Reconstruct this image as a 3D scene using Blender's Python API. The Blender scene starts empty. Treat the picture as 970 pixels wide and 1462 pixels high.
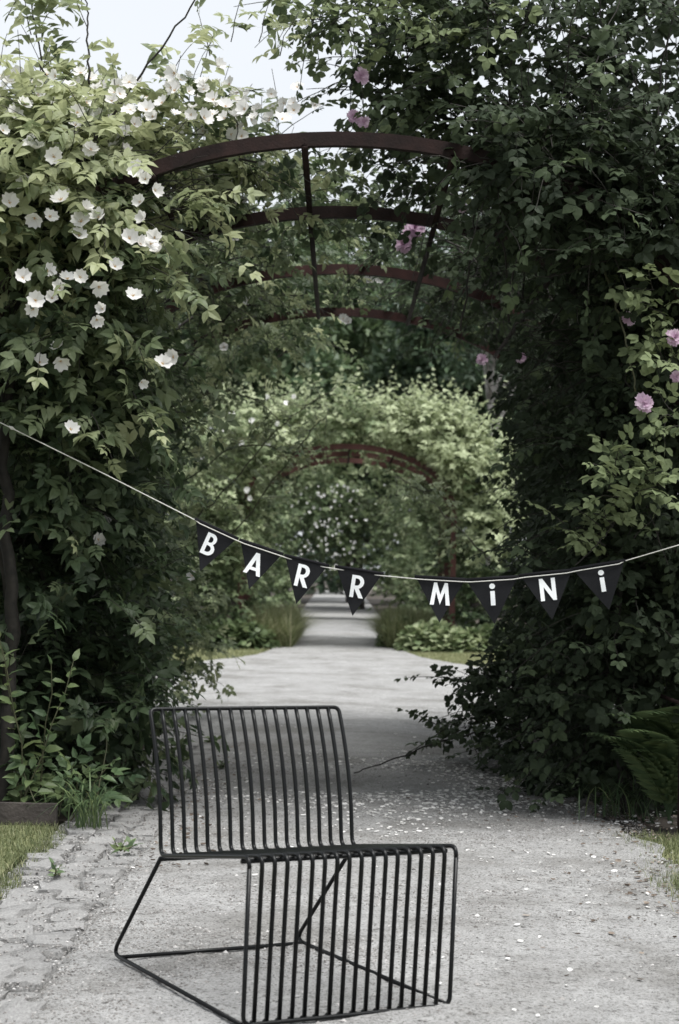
import bpy, bmesh, math, random
import numpy as np
from mathutils import Matrix, Vector

# ------------------------------------------------------------------ camera, sky, sun, exposure
SC = bpy.context.scene
COL = SC.collection
F, HZ, HC, ROLL = 2600.0, 820.0, 0.98, 0.02          # focal length (px of the 970x1462 photo), eye level row, eye height, roll
cam_d = bpy.data.cameras.new('camera')
cam = bpy.data.objects.new('camera', cam_d); COL.objects.link(cam)
cam_d.sensor_fit = 'VERTICAL'; cam_d.lens = 50.0; cam_d.sensor_height = 50.0 * 1462 / F
cam_d.sensor_width = cam_d.sensor_height * 970 / 1462
cam_d.shift_y = (HZ - 731) / 1462.0
cam_d.clip_start = 0.05; cam_d.clip_end = 2000
cam_d.dof.use_dof = True; cam_d.dof.focus_distance = 5.8; cam_d.dof.aperture_fstop = 5.0
cam.matrix_world = Matrix.Translation((0, 0, HC)) @ Matrix.Rotation(math.radians(90), 4, 'X') @ Matrix.Rotation(ROLL, 4, 'Z')
SC.camera = cam

SUN_EL, SUN_AZ = 68.0, 135.0     # elevation; compass bearing from the view direction, clockwise (right and a little behind)
W = bpy.data.worlds.new('World'); SC.world = W; W.use_nodes = True
nt = W.node_tree; nt.nodes.clear()
sky = nt.nodes.new('ShaderNodeTexSky'); sky.sky_type = 'NISHITA'; sky.sun_disc = False
sky.sun_elevation = math.radians(SUN_EL); sky.sun_rotation = math.radians(SUN_AZ)
sky.air_density = 1.0; sky.dust_density = 3.0; sky.ozone_density = 1.0
hs = nt.nodes.new('ShaderNodeHueSaturation'); hs.inputs['Saturation'].default_value = 0.3
tc = nt.nodes.new('ShaderNodeTexCoord'); cn = nt.nodes.new('ShaderNodeTexNoise')
cn.inputs['Scale'].default_value = 2.2; cn.inputs['Detail'].default_value = 5
cr = nt.nodes.new('ShaderNodeMapRange'); cr.inputs['To Min'].default_value = 0.62; cr.inputs['To Max'].default_value = 0.92
mix = nt.nodes.new('ShaderNodeMixRGB'); mix.inputs[2].default_value = (5.5, 5.75, 6.05, 1)   # thin even cloud over the blue
bg = nt.nodes.new('ShaderNodeBackground'); bg.inputs['Strength'].default_value = 0.10
wo = nt.nodes.new('ShaderNodeOutputWorld')
L = nt.links.new
L(sky.outputs[0], hs.inputs['Color']); L(hs.outputs[0], mix.inputs[1])
L(tc.outputs['Generated'], cn.inputs['Vector']); L(cn.outputs['Fac'], cr.inputs['Value']); L(cr.outputs[0], mix.inputs[0])
L(mix.outputs[0], bg.inputs['Color']); L(bg.outputs[0], wo.inputs[0])

sd = bpy.data.lights.new('sun', 'SUN'); sd.energy = 3.2; sd.angle = math.radians(38); sd.color = (1.0, 0.985, 0.96)
sun = bpy.data.objects.new('sun', sd); COL.objects.link(sun)
_az = math.radians(SUN_AZ); _el = math.radians(SUN_EL)
TOSUN = Vector((math.sin(_az) * math.cos(_el), math.cos(_az) * math.cos(_el), math.sin(_el)))
sun.rotation_euler = TOSUN.to_track_quat('Z', 'Y').to_euler()
SC.view_settings.view_transform = 'Standard'; SC.view_settings.look = 'None'
SC.view_settings.gamma = 1.0; SC.view_settings.use_curve_mapping = False
SC.view_settings.exposure = 0.86
SC.cycles.max_bounces = 8; SC.cycles.transparent_max_bounces = 8

# ------------------------------------------------------------------ helpers
rng = np.random.default_rng(7)
random.seed(7)
_c, _s = math.cos(ROLL), math.sin(ROLL)

def at(x, y, Y):
    """the place at distance Y that stands at pixel x, y of the photograph"""
    u, v = x - 485.0, y - HZ
    return np.array([(u * _c + v * _s) * Y / F, Y, HC - (-u * _s + v * _c) * Y / F])

def gpx(x, y):
    u, v = x - 485.0, y - HZ
    Y = HC * F / (-u * _s + v * _c)
    return at(x, y, Y)

def tag(o, label=None, cat=None, group=None, kind=None):
    if label: o['label'] = label
    if cat: o['category'] = cat
    if group: o['group'] = group
    if kind: o['kind'] = kind
    return o

def empty(name, loc, label, cat, group=None):
    o = bpy.data.objects.new(name, None); COL.objects.link(o); o.location = tuple(loc); o.empty_display_size = 0.1
    return tag(o, label, cat, group)

def put(name, me, parent=None, loc=None, mats=None):
    o = bpy.data.objects.new(name, me); COL.objects.link(o)
    if parent is not None:
        o.parent = parent
        if loc is None:                                   # mesh given in world space
            o.matrix_parent_inverse = Matrix.Translation(parent_loc(parent)).inverted()
    if loc is not None: o.location = tuple(loc)
    for m in (mats or []):
        if m.name not in [k.name for k in me.materials if k]: me.materials.append(m)
    return o

def parent_loc(p):
    v = Vector((0, 0, 0))
    while p is not None:
        v = v + p.location + p.matrix_parent_inverse.to_translation(); p = p.parent
    return v

def mesh_np(name, V, faces_by_n, tint=None, smooth=False, mat_ids=None):
    """V (n,3); faces_by_n list of (m,k) index arrays; tint per vertex"""
    me = bpy.data.meshes.new(name)
    V = np.asarray(V, dtype=np.float32)
    me.vertices.add(len(V)); me.vertices.foreach_set('co', V.ravel())
    loops = np.concatenate([f.ravel() for f in faces_by_n]).astype(np.int32)
    sizes = np.concatenate([np.full(len(f), f.shape[1]) for f in faces_by_n]).astype(np.int32)
    starts = np.concatenate([[0], np.cumsum(sizes)[:-1]]).astype(np.int32)
    me.loops.add(len(loops)); me.loops.foreach_set('vertex_index', loops)
    me.polygons.add(len(sizes)); me.polygons.foreach_set('loop_start', starts); me.polygons.foreach_set('loop_total', sizes)
    me.polygons.foreach_set('use_smooth', np.full(len(sizes), bool(smooth)))
    if mat_ids is not None: me.polygons.foreach_set('material_index', np.asarray(mat_ids, dtype=np.int32))
    if tint is not None:
        a = me.attributes.new('tint', 'FLOAT', 'POINT'); a.data.foreach_set('value', np.asarray(tint, dtype=np.float32))
    me.update(calc_edges=True); me.validate()
    return me

class Acc:
    """collects pieces for one mesh"""
    def __init__(s): s.V = []; s.F = {}; s.T = []; s.n = 0
    def add(s, V, faces, tint=0.5):
        V = np.asarray(V, float); s.V.append(V)
        for f in faces:
            f = np.asarray(f); s.F.setdefault(f.shape[1], []).append(f + s.n)
        t = np.full(len(V), tint) if np.isscalar(tint) else np.asarray(tint); s.T.append(t); s.n += len(V)
    def inst(s, tmpl, P, R, S, T):
        """copies of template (V, faces) at P (n,3), rotations R (n,3,3), scales S, tints T"""
        V0, F0 = tmpl; n = len(P)
        if n == 0: return
        V = np.einsum('nij,vj->nvi', R, V0) * np.asarray(S).reshape(-1, 1, 1) + P[:, None, :]
        k = len(V0); off = (np.arange(n) * k)[:, None, None] + s.n
        for f in F0: s.F.setdefault(f.shape[1], []).append((f[None] + off).reshape(-1, f.shape[1]))
        s.V.append(V.reshape(-1, 3)); s.T.append(np.repeat(T, k)); s.n += n * k
    def mesh(s, name, smooth=False):
        return mesh_np(name, np.concatenate(s.V), [np.concatenate(v) for v in s.F.values()], np.concatenate(s.T), smooth)

def tube(acc, pts, rad, n=6, tint=0.5, caps=True):
    pts = np.asarray(pts, float); m = len(pts)
    rad = np.full(m, rad) if np.isscalar(rad) else np.asarray(rad, float)
    t = np.gradient(pts, axis=0); t /= np.linalg.norm(t, axis=1)[:, None] + 1e-12
    up = np.array([0, 0, 1.0]) if abs(t[0][2]) < 0.9 else np.array([1.0, 0, 0])
    nrm = np.cross(t[0], up); nrm /= np.linalg.norm(nrm); V = []
    for i in range(m):
        nrm = nrm - t[i] * np.dot(nrm, t[i]); nrm /= np.linalg.norm(nrm) + 1e-12
        b = np.cross(t[i], nrm)
        a = np.arange(n) * 2 * math.pi / n
        V.append(pts[i] + rad[i] * (np.cos(a)[:, None] * nrm + np.sin(a)[:, None] * b))
    V = np.concatenate(V)
    i = np.arange(m - 1)[:, None] * n; j = np.arange(n)[None]; j2 = (j + 1) % n
    q = np.stack([i + j, i + j2, i + n + j2, i + n + j], -1).reshape(-1, 4)
    fs = [q]
    if caps and n > 2: fs.append(np.stack([np.arange(n)[::-1], np.arange(n) + (m - 1) * n]))
    acc.add(V, fs, tint)

def fillet(pts, r, seg=6):
    """polyline with its inner corners rounded"""
    pts = [np.array(p, float) for p in pts]; out = [pts[0]]
    for k in range(1, len(pts) - 1):
        a, b, c = pts[k - 1], pts[k], pts[k + 1]
        d1 = (a - b) / np.linalg.norm(a - b); d2 = (c - b) / np.linalg.norm(c - b)
        rr = min(r, .45 * np.linalg.norm(a - b), .45 * np.linalg.norm(c - b))
        p, q = b + d1 * rr, b + d2 * rr
        for s in np.linspace(0, 1, seg + 1): out.append((1 - s) ** 2 * p + 2 * s * (1 - s) * b + s * s * q)
    out.append(pts[-1]); return np.array(out)

def norm(v): return v / (np.linalg.norm(v, axis=-1, keepdims=True) + 1e-12)

def frames(fwd, up):
    """rotation matrices whose y axis is fwd and z axis near up"""
    y = norm(fwd); x = norm(np.cross(y, up)); z = np.cross(x, y)
    return np.stack([x, y, z], -1)

# ------------------------------------------------------------------ materials
def new_mat(name):
    m = bpy.data.materials.new(name); m.use_nodes = True; t = m.node_tree; t.nodes.clear()
    out = t.nodes.new('ShaderNodeOutputMaterial'); b = t.nodes.new('ShaderNodeBsdfPrincipled')
    t.links.new(b.outputs[0], out.inputs[0]); return m, t, b, out

def ramp(t, stops):
    r = t.nodes.new('ShaderNodeValToRGB'); e = r.color_ramp.elements
    while len(e) < len(stops): e.new(0.5)
    for k, (p, c) in enumerate(stops): e[k].position = p; e[k].color = (*c, 1)
    return r

def leaf_mat(name, stops, trans=0.3, rough=0.5, spec=0.35):
    m, t, b, out = new_mat(name); l = t.links.new
    a = t.nodes.new('ShaderNodeAttribute'); a.attribute_name = 'tint'
    g = t.nodes.new('ShaderNodeNewGeometry'); n = t.nodes.new('ShaderNodeTexNoise'); n.inputs['Scale'].default_value = 22
    l(g.outputs['Position'], n.inputs['Vector'])
    ad = t.nodes.new('ShaderNodeMath'); ad.operation = 'MULTIPLY_ADD'; ad.inputs[1].default_value = 0.3; l(n.outputs['Fac'], ad.inputs[0])
    sb = t.nodes.new('ShaderNodeMath'); sb.operation = 'SUBTRACT'; sb.inputs[1].default_value = 0.15
    l(a.outputs['Fac'], ad.inputs[2]); l(ad.outputs[0], sb.inputs[0])
    r = ramp(t, stops); l(sb.outputs[0], r.inputs[0]); l(r.outputs[0], b.inputs['Base Color'])
    b.inputs['Roughness'].default_value = rough; b.inputs['Specular IOR Level'].default_value = spec
    tr = t.nodes.new('ShaderNodeBsdfTranslucent'); mx = t.nodes.new('ShaderNodeMixShader'); mx.inputs[0].default_value = trans
    hv = t.nodes.new('ShaderNodeHueSaturation'); hv.inputs['Value'].default_value = 1.25; hv.inputs['Hue'].default_value = 0.492
    l(r.outputs[0], hv.inputs['Color']); l(hv.outputs[0], tr.inputs['Color'])
    l(b.outputs[0], mx.inputs[1]); l(tr.outputs[0], mx.inputs[2]); l(mx.outputs[0], out.inputs[0])
    return m

def plain_mat(name, c1, c2, scale=20, rough=0.7, bump=0.0, bscale=60, metal=0.0, spec=0.4, detail=6):
    m, t, b, out = new_mat(name); l = t.links.new
    co = t.nodes.new('ShaderNodeTexCoord'); n = t.nodes.new('ShaderNodeTexNoise'); n.inputs['Scale'].default_value = scale; n.inputs['Detail'].default_value = detail
    l(co.outputs['Object'], n.inputs['Vector'])
    r = ramp(t, [(0.3, c1), (0.7, c2)]); l(n.outputs['Fac'], r.inputs[0]); l(r.outputs[0], b.inputs['Base Color'])
    b.inputs['Roughness'].default_value = rough; b.inputs['Metallic'].default_value = metal; b.inputs['Specular IOR Level'].default_value = spec
    if bump:
        n2 = t.nodes.new('ShaderNodeTexNoise'); n2.inputs['Scale'].default_value = bscale; n2.inputs['Detail'].default_value = 8
        l(co.outputs['Object'], n2.inputs['Vector'])
        bp = t.nodes.new('ShaderNodeBump'); bp.inputs['Strength'].default_value = bump; bp.inputs['Distance'].default_value = 0.01
        l(n2.outputs['Fac'], bp.inputs['Height']); l(bp.outputs[0], b.inputs['Normal'])
    return m

M = {}
M['rose_left'] = leaf_mat('rose_leaf_fresh', [(0.0, (.022, .037, .021)), (.35, (.062, .092, .045)), (.7, (.168, .206, .108)), (1, (.345, .375, .21))], .4)
M['rose_right'] = leaf_mat('rose_leaf_dark', [(0.0, (.023, .032, .02)), (.45, (.046, .064, .036)), (.8, (.085, .114, .058)), (1, (.185, .225, .115))], .3, .6, .15)
M['hedge_far'] = leaf_mat('far_rose_leaf', [(0.0, (.026, .046, .024)), (.4, (.08, .117, .052)), (.75, (.175, .225, .112)), (1, (.38, .43, .26))], .3)
M['wood_dark'] = leaf_mat('wood_leaf_dark', [(0.0, (.024, .044, .028)), (.5, (.05, .084, .045)), (1, (.11, .16, .075))], .22)
M['wood_mid'] = leaf_mat('wood_leaf_mid', [(0.0, (.034, .06, .034)), (.5, (.075, .118, .058)), (1, (.155, .21, .095))], .25)
M['herb'] = leaf_mat('herb_leaf', [(0.0, (.03, .055, .03)), (.5, (.075, .12, .055)), (1, (.17, .215, .09))], .3)
M['grass'] = leaf_mat('grass_blade', [(0.0, (.05, .07, .03)), (.5, (.125, .15, .066)), (.85, (.24, .25, .13)), (1, (.36, .34, .22))], .3)
M['cane'] = plain_mat('cane_bark', (.012, .011, .0095), (.032, .028, .023), 30, .8, .3, 80)
M['cane_green'] = plain_mat('cane_green', (.05, .055, .028), (.1, .1, .055), 30, .6)
M['petal_white'] = leaf_mat('white_petal', [(0, (.55, .54, .52)), (.5, (.74, .73, .71)), (1, (.82, .81, .8))], .3, .6, .2)
M['petal_pink'] = leaf_mat('pink_petal', [(0, (.42, .28, .38)), (.5, (.6, .44, .56)), (1, (.75, .62, .71))], .3, .6, .2)
M['stamen'] = plain_mat('stamen', (.5, .3, .1), (.6, .42, .2), 80, .8)
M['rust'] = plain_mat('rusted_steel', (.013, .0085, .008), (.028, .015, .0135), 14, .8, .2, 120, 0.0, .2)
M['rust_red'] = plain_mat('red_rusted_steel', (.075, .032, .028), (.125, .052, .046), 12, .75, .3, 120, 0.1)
M['rust_lit'] = plain_mat('lit_rusted_steel', (.03, .016, .0145), (.06, .028, .025), 14, .8, .2, 120, 0.0, .2)  # redder, lighter rust: light on the near arbour's rear hoops put into the colour
M['bark'] = plain_mat('bark', (.03, .026, .022), (.075, .065, .055), 9, .9, .6, 30)
M['bark_pale'] = plain_mat('pale_bark', (.12, .115, .105), (.36, .35, .33), 6, .85, .4, 25)
M['black_metal'] = plain_mat('black_powder_coat', (.003, .0034, .0036), (.005, .0056, .0058), 40, .3, .05, 900, 0.0, .2)
M['felt'] = plain_mat('black_felt', (.011, .0115, .013), (.017, .0175, .0195), 220, .95, .25, 500, 0, .15)
M['felt_hem'] = plain_mat('black_felt_hem', (.009, .009, .011), (.014, .014, .016), 220, .95, .25, 500, 0, .15)
M['letter'] = plain_mat('white_letter', (.76, .78, .8), (.82, .84, .85), 90, .7)
M['string'] = plain_mat('white_string', (.5, .49, .46), (.66, .65, .62), 300, .85, .3, 900)
M['soil'] = plain_mat('soil', (.03, .025, .02), (.075, .062, .05), 6, .95, .7, 40)
M['board'] = plain_mat('old_board', (.032, .027, .024), (.07, .06, .054), 12, .85, .5, 60)
M['dead_leaf'] = leaf_mat('dead_leaf', [(0, (.06, .048, .04)), (.5, (.15, .12, .098)), (1, (.28, .24, .2))], .1, .8, .1)

def gravel_mat():
    m, t, b, out = new_mat('gravel'); l = t.links.new
    g = t.nodes.new('ShaderNodeNewGeometry')
    def noise(sc, det=6, rough=.6):
        n = t.nodes.new('ShaderNodeTexNoise'); n.inputs['Scale'].default_value = sc; n.inputs['Detail'].default_value = det; n.inputs['Roughness'].default_value = rough
        l(g.outputs['Position'], n.inputs['Vector']); return n
    big, mid, fine, crumb = noise(1.7, 7, .62), noise(9, 8, .65), noise(130, 4, .75), noise(38, 6, .75)
    r1 = ramp(t, [(.3, (.31, .308, .306)), (.55, (.385, .383, .381)), (.75, (.45, .449, .448))]); l(mid.outputs['Fac'], r1.inputs[0])
    r2 = ramp(t, [(.36, (.66, .65, .63)), (.5, (.93, .93, .925)), (.66, (1.05, 1.05, 1.05))]); l(big.outputs['Fac'], r2.inputs[0])
    r3 = ramp(t, [(.36, (.2, .195, .19)), (.47, (.85, .85, .845)), (.6, (1.0, 1.0, 1.0)), (.72, (1.22, 1.22, 1.22))]); l(fine.outputs['Fac'], r3.inputs[0])
    r4 = ramp(t, [(.36, (.28, .27, .26)), (.43, (.9, .9, .89)), (.64, (1.0, 1.0, 1.0)), (.72, (1.18, 1.18, 1.18))]); l(crumb.outputs['Fac'], r4.inputs[0])
    m3 = t.nodes.new('ShaderNodeMixRGB'); m3.blend_type = 'MULTIPLY'; m3.inputs[0].default_value = .9
    m1 = t.nodes.new('ShaderNodeMixRGB'); m1.blend_type = 'MULTIPLY'; m1.inputs[0].default_value = 1
    m2 = t.nodes.new('ShaderNodeMixRGB'); m2.blend_type = 'MULTIPLY'; m2.inputs[0].default_value = .9
    l(r1.outputs[0], m1.inputs[1]); l(r2.outputs[0], m1.inputs[2]); l(m1.outputs[0], m2.inputs[1]); l(r3.outputs[0], m2.inputs[2])
    l(m2.outputs[0], m3.inputs[1]); l(r4.outputs[0], m3.inputs[2])
    l(m3.outputs[0], b.inputs['Base Color']); b.inputs['Roughness'].default_value = .95; b.inputs['Specular IOR Level'].default_value = .2
    ad = t.nodes.new('ShaderNodeMath'); ad.operation = 'MULTIPLY_ADD'; ad.inputs[1].default_value = .35
    l(fine.outputs['Fac'], ad.inputs[0]); l(mid.outputs['Fac'], ad.inputs[2])
    bp = t.nodes.new('ShaderNodeBump'); bp.inputs['Strength'].default_value = 1.0; bp.inputs['Distance'].default_value = .02
    l(ad.outputs[0], bp.inputs['Height']); l(bp.outputs[0], b.inputs['Normal'])
    return m
M['gravel'] = gravel_mat()
M['stone'] = plain_mat('granite_sett', (.25, .247, .242), (.42, .415, .408), 16, .95, 1.0, 45)
M['pebble'] = leaf_mat('pebble', [(0, (.09, .085, .08)), (.5, (.27, .26, .25)), (1, (.55, .54, .53))], 0.0, .9, .2)
M['lawn'] = plain_mat('lawn', (.1, .115, .052), (.19, .195, .1), 7, .95, .6, 60)

# ------------------------------------------------------------------ ground, path, lawns
def vnoise(x, y, seed=0, octs=((3, 1.), (7, .5), (17, .3))):
    r = np.random.default_rng(seed); z = np.zeros_like(x)
    for f, a in octs:
        for _ in range(5):
            th = r.uniform(0, 6.28); ph = r.uniform(0, 6.28); ff = f * r.uniform(.7, 1.4)
            z += a / 5 * np.sin(ff * (x * math.cos(th) + y * math.sin(th)) + ph)
    return z

def sheet(name, xs, ys, zf, mat, mask=None, kind='structure'):
    X, Yg = np.meshgrid(xs, ys); Z = zf(X, Yg); nx = len(xs)
    V = np.stack([X, Yg, Z], -1).reshape(-1, 3)
    i, j = np.meshgrid(np.arange(len(xs) - 1), np.arange(len(ys) - 1)); a = (j * nx + i).ravel()
    q = np.stack([a, a + 1, a + nx + 1, a + nx], -1)
    o = put(name, mesh_np(name, V, [q], smooth=True), mats=[mat]); tag(o, kind=kind); return o

sheet('ground', np.linspace(-400, 400, 9), np.concatenate([[-60, -10], np.linspace(0, 60, 13), [120, 250, 600]]), lambda x, y: 0 * x - .05, M['soil'])

def path_l(Y):
    return np.interp(Y, [-10, 12.3, 13.2, 14.2, 19.3, 19.6, 20.0, 20.5, 21.2, 22.2, 23.6, 26, 110], [-1.02, -1.1, -1.7, -9, -9, -4, -2.1, -1.55, -1.22, -.98, -.85, -.9, -1.3])
def path_r(Y):
    return np.interp(Y, [-10, 12.3, 13.2, 14.2, 19.3, 19.6, 20.0, 20.5, 21.2, 22.2, 23.6, 26, 110], [1.16, 1.16, 1.8, 9, 9, 4, 2.1, 1.6, 1.28, 1.02, .88, .9, 1.3])
_pr = path_r
def path_r(Y): return _pr(Y) + np.where(np.asarray(Y) < 12, .05 * np.sin(np.asarray(Y) * 3.1) + .03 * np.sin(np.asarray(Y) * 11.3), 0)
ys = np.concatenate([np.arange(-8, 2.5, .5), np.arange(2.5, 8, .022), np.arange(8, 10, .05), np.arange(10, 14.5, .1), np.arange(14.5, 19.4, .25), np.arange(19.4, 25, .1), np.arange(25, 110, 2.0)])
T = np.linspace(0, 1, 110)
Xp = path_l(ys)[:, None] * (1 - T) + path_r(ys)[:, None] * T; Yp = np.repeat(ys[:, None], len(T), 1)
def path_h(x, y):
    c = (x - .05) / 1.1
    bed = np.clip((-.66 - x) / .03, 0, 1) * np.clip((12 - y) / .5, 0, 1)
    return .012 * (1 - np.clip(np.abs(c), 0, 1.6) ** 2) - .012 + .006 * vnoise(x, y, 3, ((2.2, 1.), (6, .6), (14, .55), (31, .55), (70, .6), (120, .5))) - .022 * bed
Zp = path_h(Xp, Yp); nT = len(T)
Vp = np.stack([Xp, Yp, Zp], -1).reshape(-1, 3)
i, j = np.meshgrid(np.arange(nT - 1), np.arange(len(ys) - 1)); a = (j * nT + i).ravel()
tag(put('gravel_path', mesh_np('gravel_path', Vp, [np.stack([a, a + 1, a + nT + 1, a + nT], -1)], smooth=True), mats=[M['gravel']]), kind='structure')

def lawn_h(x, y): return -.022 + .012 * vnoise(x, y, 9, ((2, 1.), (5, .6)))
sheet('lawn', np.linspace(-7, -1.07, 40), np.linspace(-4, 7.0, 60), lambda x, y: lawn_h(x, y) + .01, M['lawn'])
sheet('lawn', np.linspace(1.14, 7, 40), np.linspace(-4, 7.0, 60), lambda x, y: lawn_h(x, y) + .004, M['lawn'])
sheet('lawn', np.linspace(-12, -.9, 30), np.linspace(19.25, 24.6, 18), lambda x, y: lawn_h(x, y) - .008, M['lawn'])
sheet('lawn', np.linspace(.9, 12, 30), np.linspace(19.25, 24.6, 18), lambda x, y: lawn_h(x, y) - .008, M['lawn'])

def blades(name, P, hmin, hmax, w, lean, mat, label, cat, tints, parent=None):
    n = len(P); acc = Acc()
    tm = (np.array([[-.5, 0, 0], [.5, 0, 0], [.35, .12, .5], [-.35, .12, .5], [0, .42, 1.0]]), [np.array([[0, 1, 2, 3]]), np.array([[3, 2, 4]])])
    th = rng.uniform(0, 6.28, n); h = rng.uniform(hmin, hmax, n); ln = rng.uniform(.1, lean, n)
    V0 = tm[0]
    V = np.zeros((n, 5, 3)); ct, st = np.cos(th)[:, None], np.sin(th)[:, None]
    lx = V0[None, :, 0] * w; ly = V0[None, :, 1] * (h * ln * 2)[:, None]; lz = V0[None, :, 2] * h[:, None] * (1 - .3 * ln[:, None] * V0[None, :, 2])
    V[:, :, 0] = lx * ct - ly * st; V[:, :, 1] = lx * st + ly * ct; V[:, :, 2] = lz
    V += P[:, None, :]
    off = (np.arange(n) * 5)[:, None]
    acc.V.append(V.reshape(-1, 3)); acc.F[4] = [(np.array([0, 1, 2, 3])[None] + off)]; acc.F[3] = [(np.array([3, 2, 4])[None] + off)]
    acc.T.append(np.repeat(tints, 5)); acc.n = n * 5
    o = put(name, acc.mesh(name), parent, mats=[mat]); 
    if parent is None: tag(o, label, cat, kind='stuff')
    return o

def scatter(n, x0, x1, y0, y1, h, keep=None):
    x = rng.uniform(x0, x1, n); y = rng.uniform(y0, y1, n)
    if keep is not None:
        k = keep(x, y); x, y = x[k], y[k]
    return np.stack([x, y, h(x, y)], -1)
lh = lambda x, y: lawn_h(x, y) + .004
edge = .05
Pl = scatter(30000, -1.75, -.98, 4.4, 7.02, lh, lambda x, y: x < -1.01 + .04 * np.sin(7 * y) + rng.normal(0, .03, len(x)))
blades('grass', Pl, .012, .045, .003, 1.6, M['grass'], 'short dry grass beside the stone path edging', 'grass', rng.beta(2, 2, len(Pl)))
Pr = scatter(34000, 1.0, 1.8, 4.4, 7.1, lambda x, y: lawn_h(x, y), lambda x, y: x > 1.16 + .07 * np.sin(5 * y) + rng.normal(0, .07, len(x)))
blades('grass', Pr, .015, .06, .003, 1.5, M['grass'], 'short grass beside the path below the dark climbing rose', 'grass', rng.beta(2, 2, len(Pr)))
Pm = scatter(60000, -3.5, 3.5, 19.3, 24.3, lambda x, y: lawn_h(x, y) - .008, lambda x, y: (x < path_l(y) - .02) | (x > path_r(y) + .02))
blades('grass', Pm, .03, .065, .008, 1.4, M['grass'], 'mown lawn strip in front of the second rose arch', 'grass', rng.beta(2, 2, len(Pm)) * .5 + .5)

# granite setts along the left edge of the path
edging = empty('stone_edging', (-.85, 7.5, 0), None, None); tag(edging, kind='structure')
def sett_mesh(k):
    r = np.random.default_rng(100 + k); bm = bmesh.new(); bmesh.ops.create_cube(bm, size=1)
    bmesh.ops.subdivide_edges(bm, edges=bm.edges[:], cuts=2, use_grid_fill=True)
    for v in bm.verts:
        v.co.x *= 1 - .12 * (abs(v.co.z) + abs(v.co.y)) * .5; v.co.y *= 1 - .1 * (abs(v.co.z) + abs(v.co.x)) * .5
        v.co.z *= 1 - .1 * (v.co.x ** 2 + v.co.y ** 2)
        v.co += Vector(r.normal(0, .045, 3)) + Vector((.08 * math.sin(k * 2.1 + v.co.y * 3), .08 * math.sin(k + v.co.x * 4), 0))
    me = bpy.data.meshes.new('stone'); bm.to_mesh(me); bm.free(); me.materials.append(M['stone'])
    for p in me.polygons: p.use_smooth = (k % 2 == 0)
    return me
setts = [sett_mesh(k) for k in range(10)]
for row in range(3):
    y = 3.3 + row * .05
    while y < 10.6:
        ln = rng.uniform(.06, .18); wd = rng.uniform(.082, .118)
        if not (rng.random() < .05 and y > 5):
            o = bpy.data.objects.new('stone', setts[rng.integers(10)]); COL.objects.link(o); o.parent = edging
            x = -.955 + row * .112 + rng.normal(0, .011) + .025 * math.sin(y * 1.7 + row)
            z = path_h(np.array(x), np.array(y))
            sink = rng.uniform(-.013, .0) - (.004 if row == 2 else .0) 
            o.location = (x + .85, y + ln / 2 - 7.5, float(path_h(np.array(-.6), np.array(y))) + sink - .032)
            o.rotation_euler = (rng.normal(0, .04), rng.normal(0, .05), rng.normal(0, .1))
            o.scale = (wd, ln * .96, .075)
        y += ln + rng.uniform(.0, .012)

# pebbles, dead leaves, fallen petals
def scatter_bits(name, tmpl, P, s0, s1, mat, label, cat, tilt=.25, tpow=(2, 2)):
    n = len(P); up = norm(np.stack([rng.normal(0, tilt, n), rng.normal(0, tilt, n), np.ones(n)], -1))
    th = rng.uniform(0, 6.28, n); fw = np.stack([np.cos(th), np.sin(th), 0 * th], -1)
    acc = Acc(); acc.inst(tmpl, P, frames(fw, up), rng.uniform(s0, s1, n) ** 1.0, rng.beta(*tpow, n))
    return tag(put(name, acc.mesh(name), mats=[mat]), label, cat, kind='stuff')
_oct = np.array([[1, 0, 0], [0, 1, 0], [-1, 0, 0], [0, -1, 0], [.1, .05, .6], [0, 0, -.4]]) * np.array([.8, 1, 1.])
peb = (_oct, [np.array([[0, 1, 4], [1, 2, 4], [2, 3, 4], [3, 0, 4], [1, 0, 5], [2, 1, 5], [3, 2, 5], [0, 3, 5]])])
Pg = scatter(150000, -1.0, 1.25, 3.2, 9.5, path_h, lambda x, y: rng.random(len(x)) < np.clip(1.6 - y * .12, .2, 1) * np.clip(.1 + 1.8 * vnoise(x, y, 5, ((3, 1.), (8, .8), (20, .6))), .06, 1))
scatter_bits('pebbles', peb, Pg, .0012, .0048, M['pebble'], 'fine grit and pebbles strewn over the grey path', 'gravel', tpow=(1.3, 3))
Ps = scatter(7000, -1.05, -.6, 3.2, 9, lambda x, y: path_h(0 * x - .6, y) - .002)
scatter_bits('pebbles', peb, Ps, .0012, .006, M['pebble'], 'grit and crumbs lying on the stone edging', 'gravel', tpow=(1.3, 2.4))
Pg = scatter(900, -1.0, 1.25, 3.2, 9.5, path_h)
scatter_bits('pebbles', peb, Pg, .004, .011, M['pebble'], 'larger loose stones lying on the grey path', 'gravel', tpow=(1.5, 2))
a = np.linspace(0, 2 * math.pi, 8, endpoint=False)
pet = (np.concatenate([np.stack([.55 * np.sin(a), np.cos(a), .3 * np.cos(a) ** 2 + .5 * np.sin(a) ** 2 * (.5 + .5 * np.cos(a))], -1), [[0, 0, .03]]]) + np.array([0, 0, .12]),
       [np.array([[k, (k + 1) % 8, 8] for k in range(8)])])
def petal_keep(x, y):
    d = np.exp(-((y - 8.3) / 1.15) ** 2) * (.3 + .7 / (1 + np.exp(-(x - .1) * 4))) + .012
    return rng.random(len(x)) < d * np.clip(.35 + 1.6 * vnoise(x, y, 21), .04, 1)
Pp = scatter(44000, -1.1, 1.6, 3.4, 12, lambda x, y: path_h(x, y) + .001, petal_keep)
scatter_bits('petals', pet, Pp, .005, .0125, M['petal_white'], 'fallen white rose petals scattered over the path', 'petals', .55)
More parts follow.
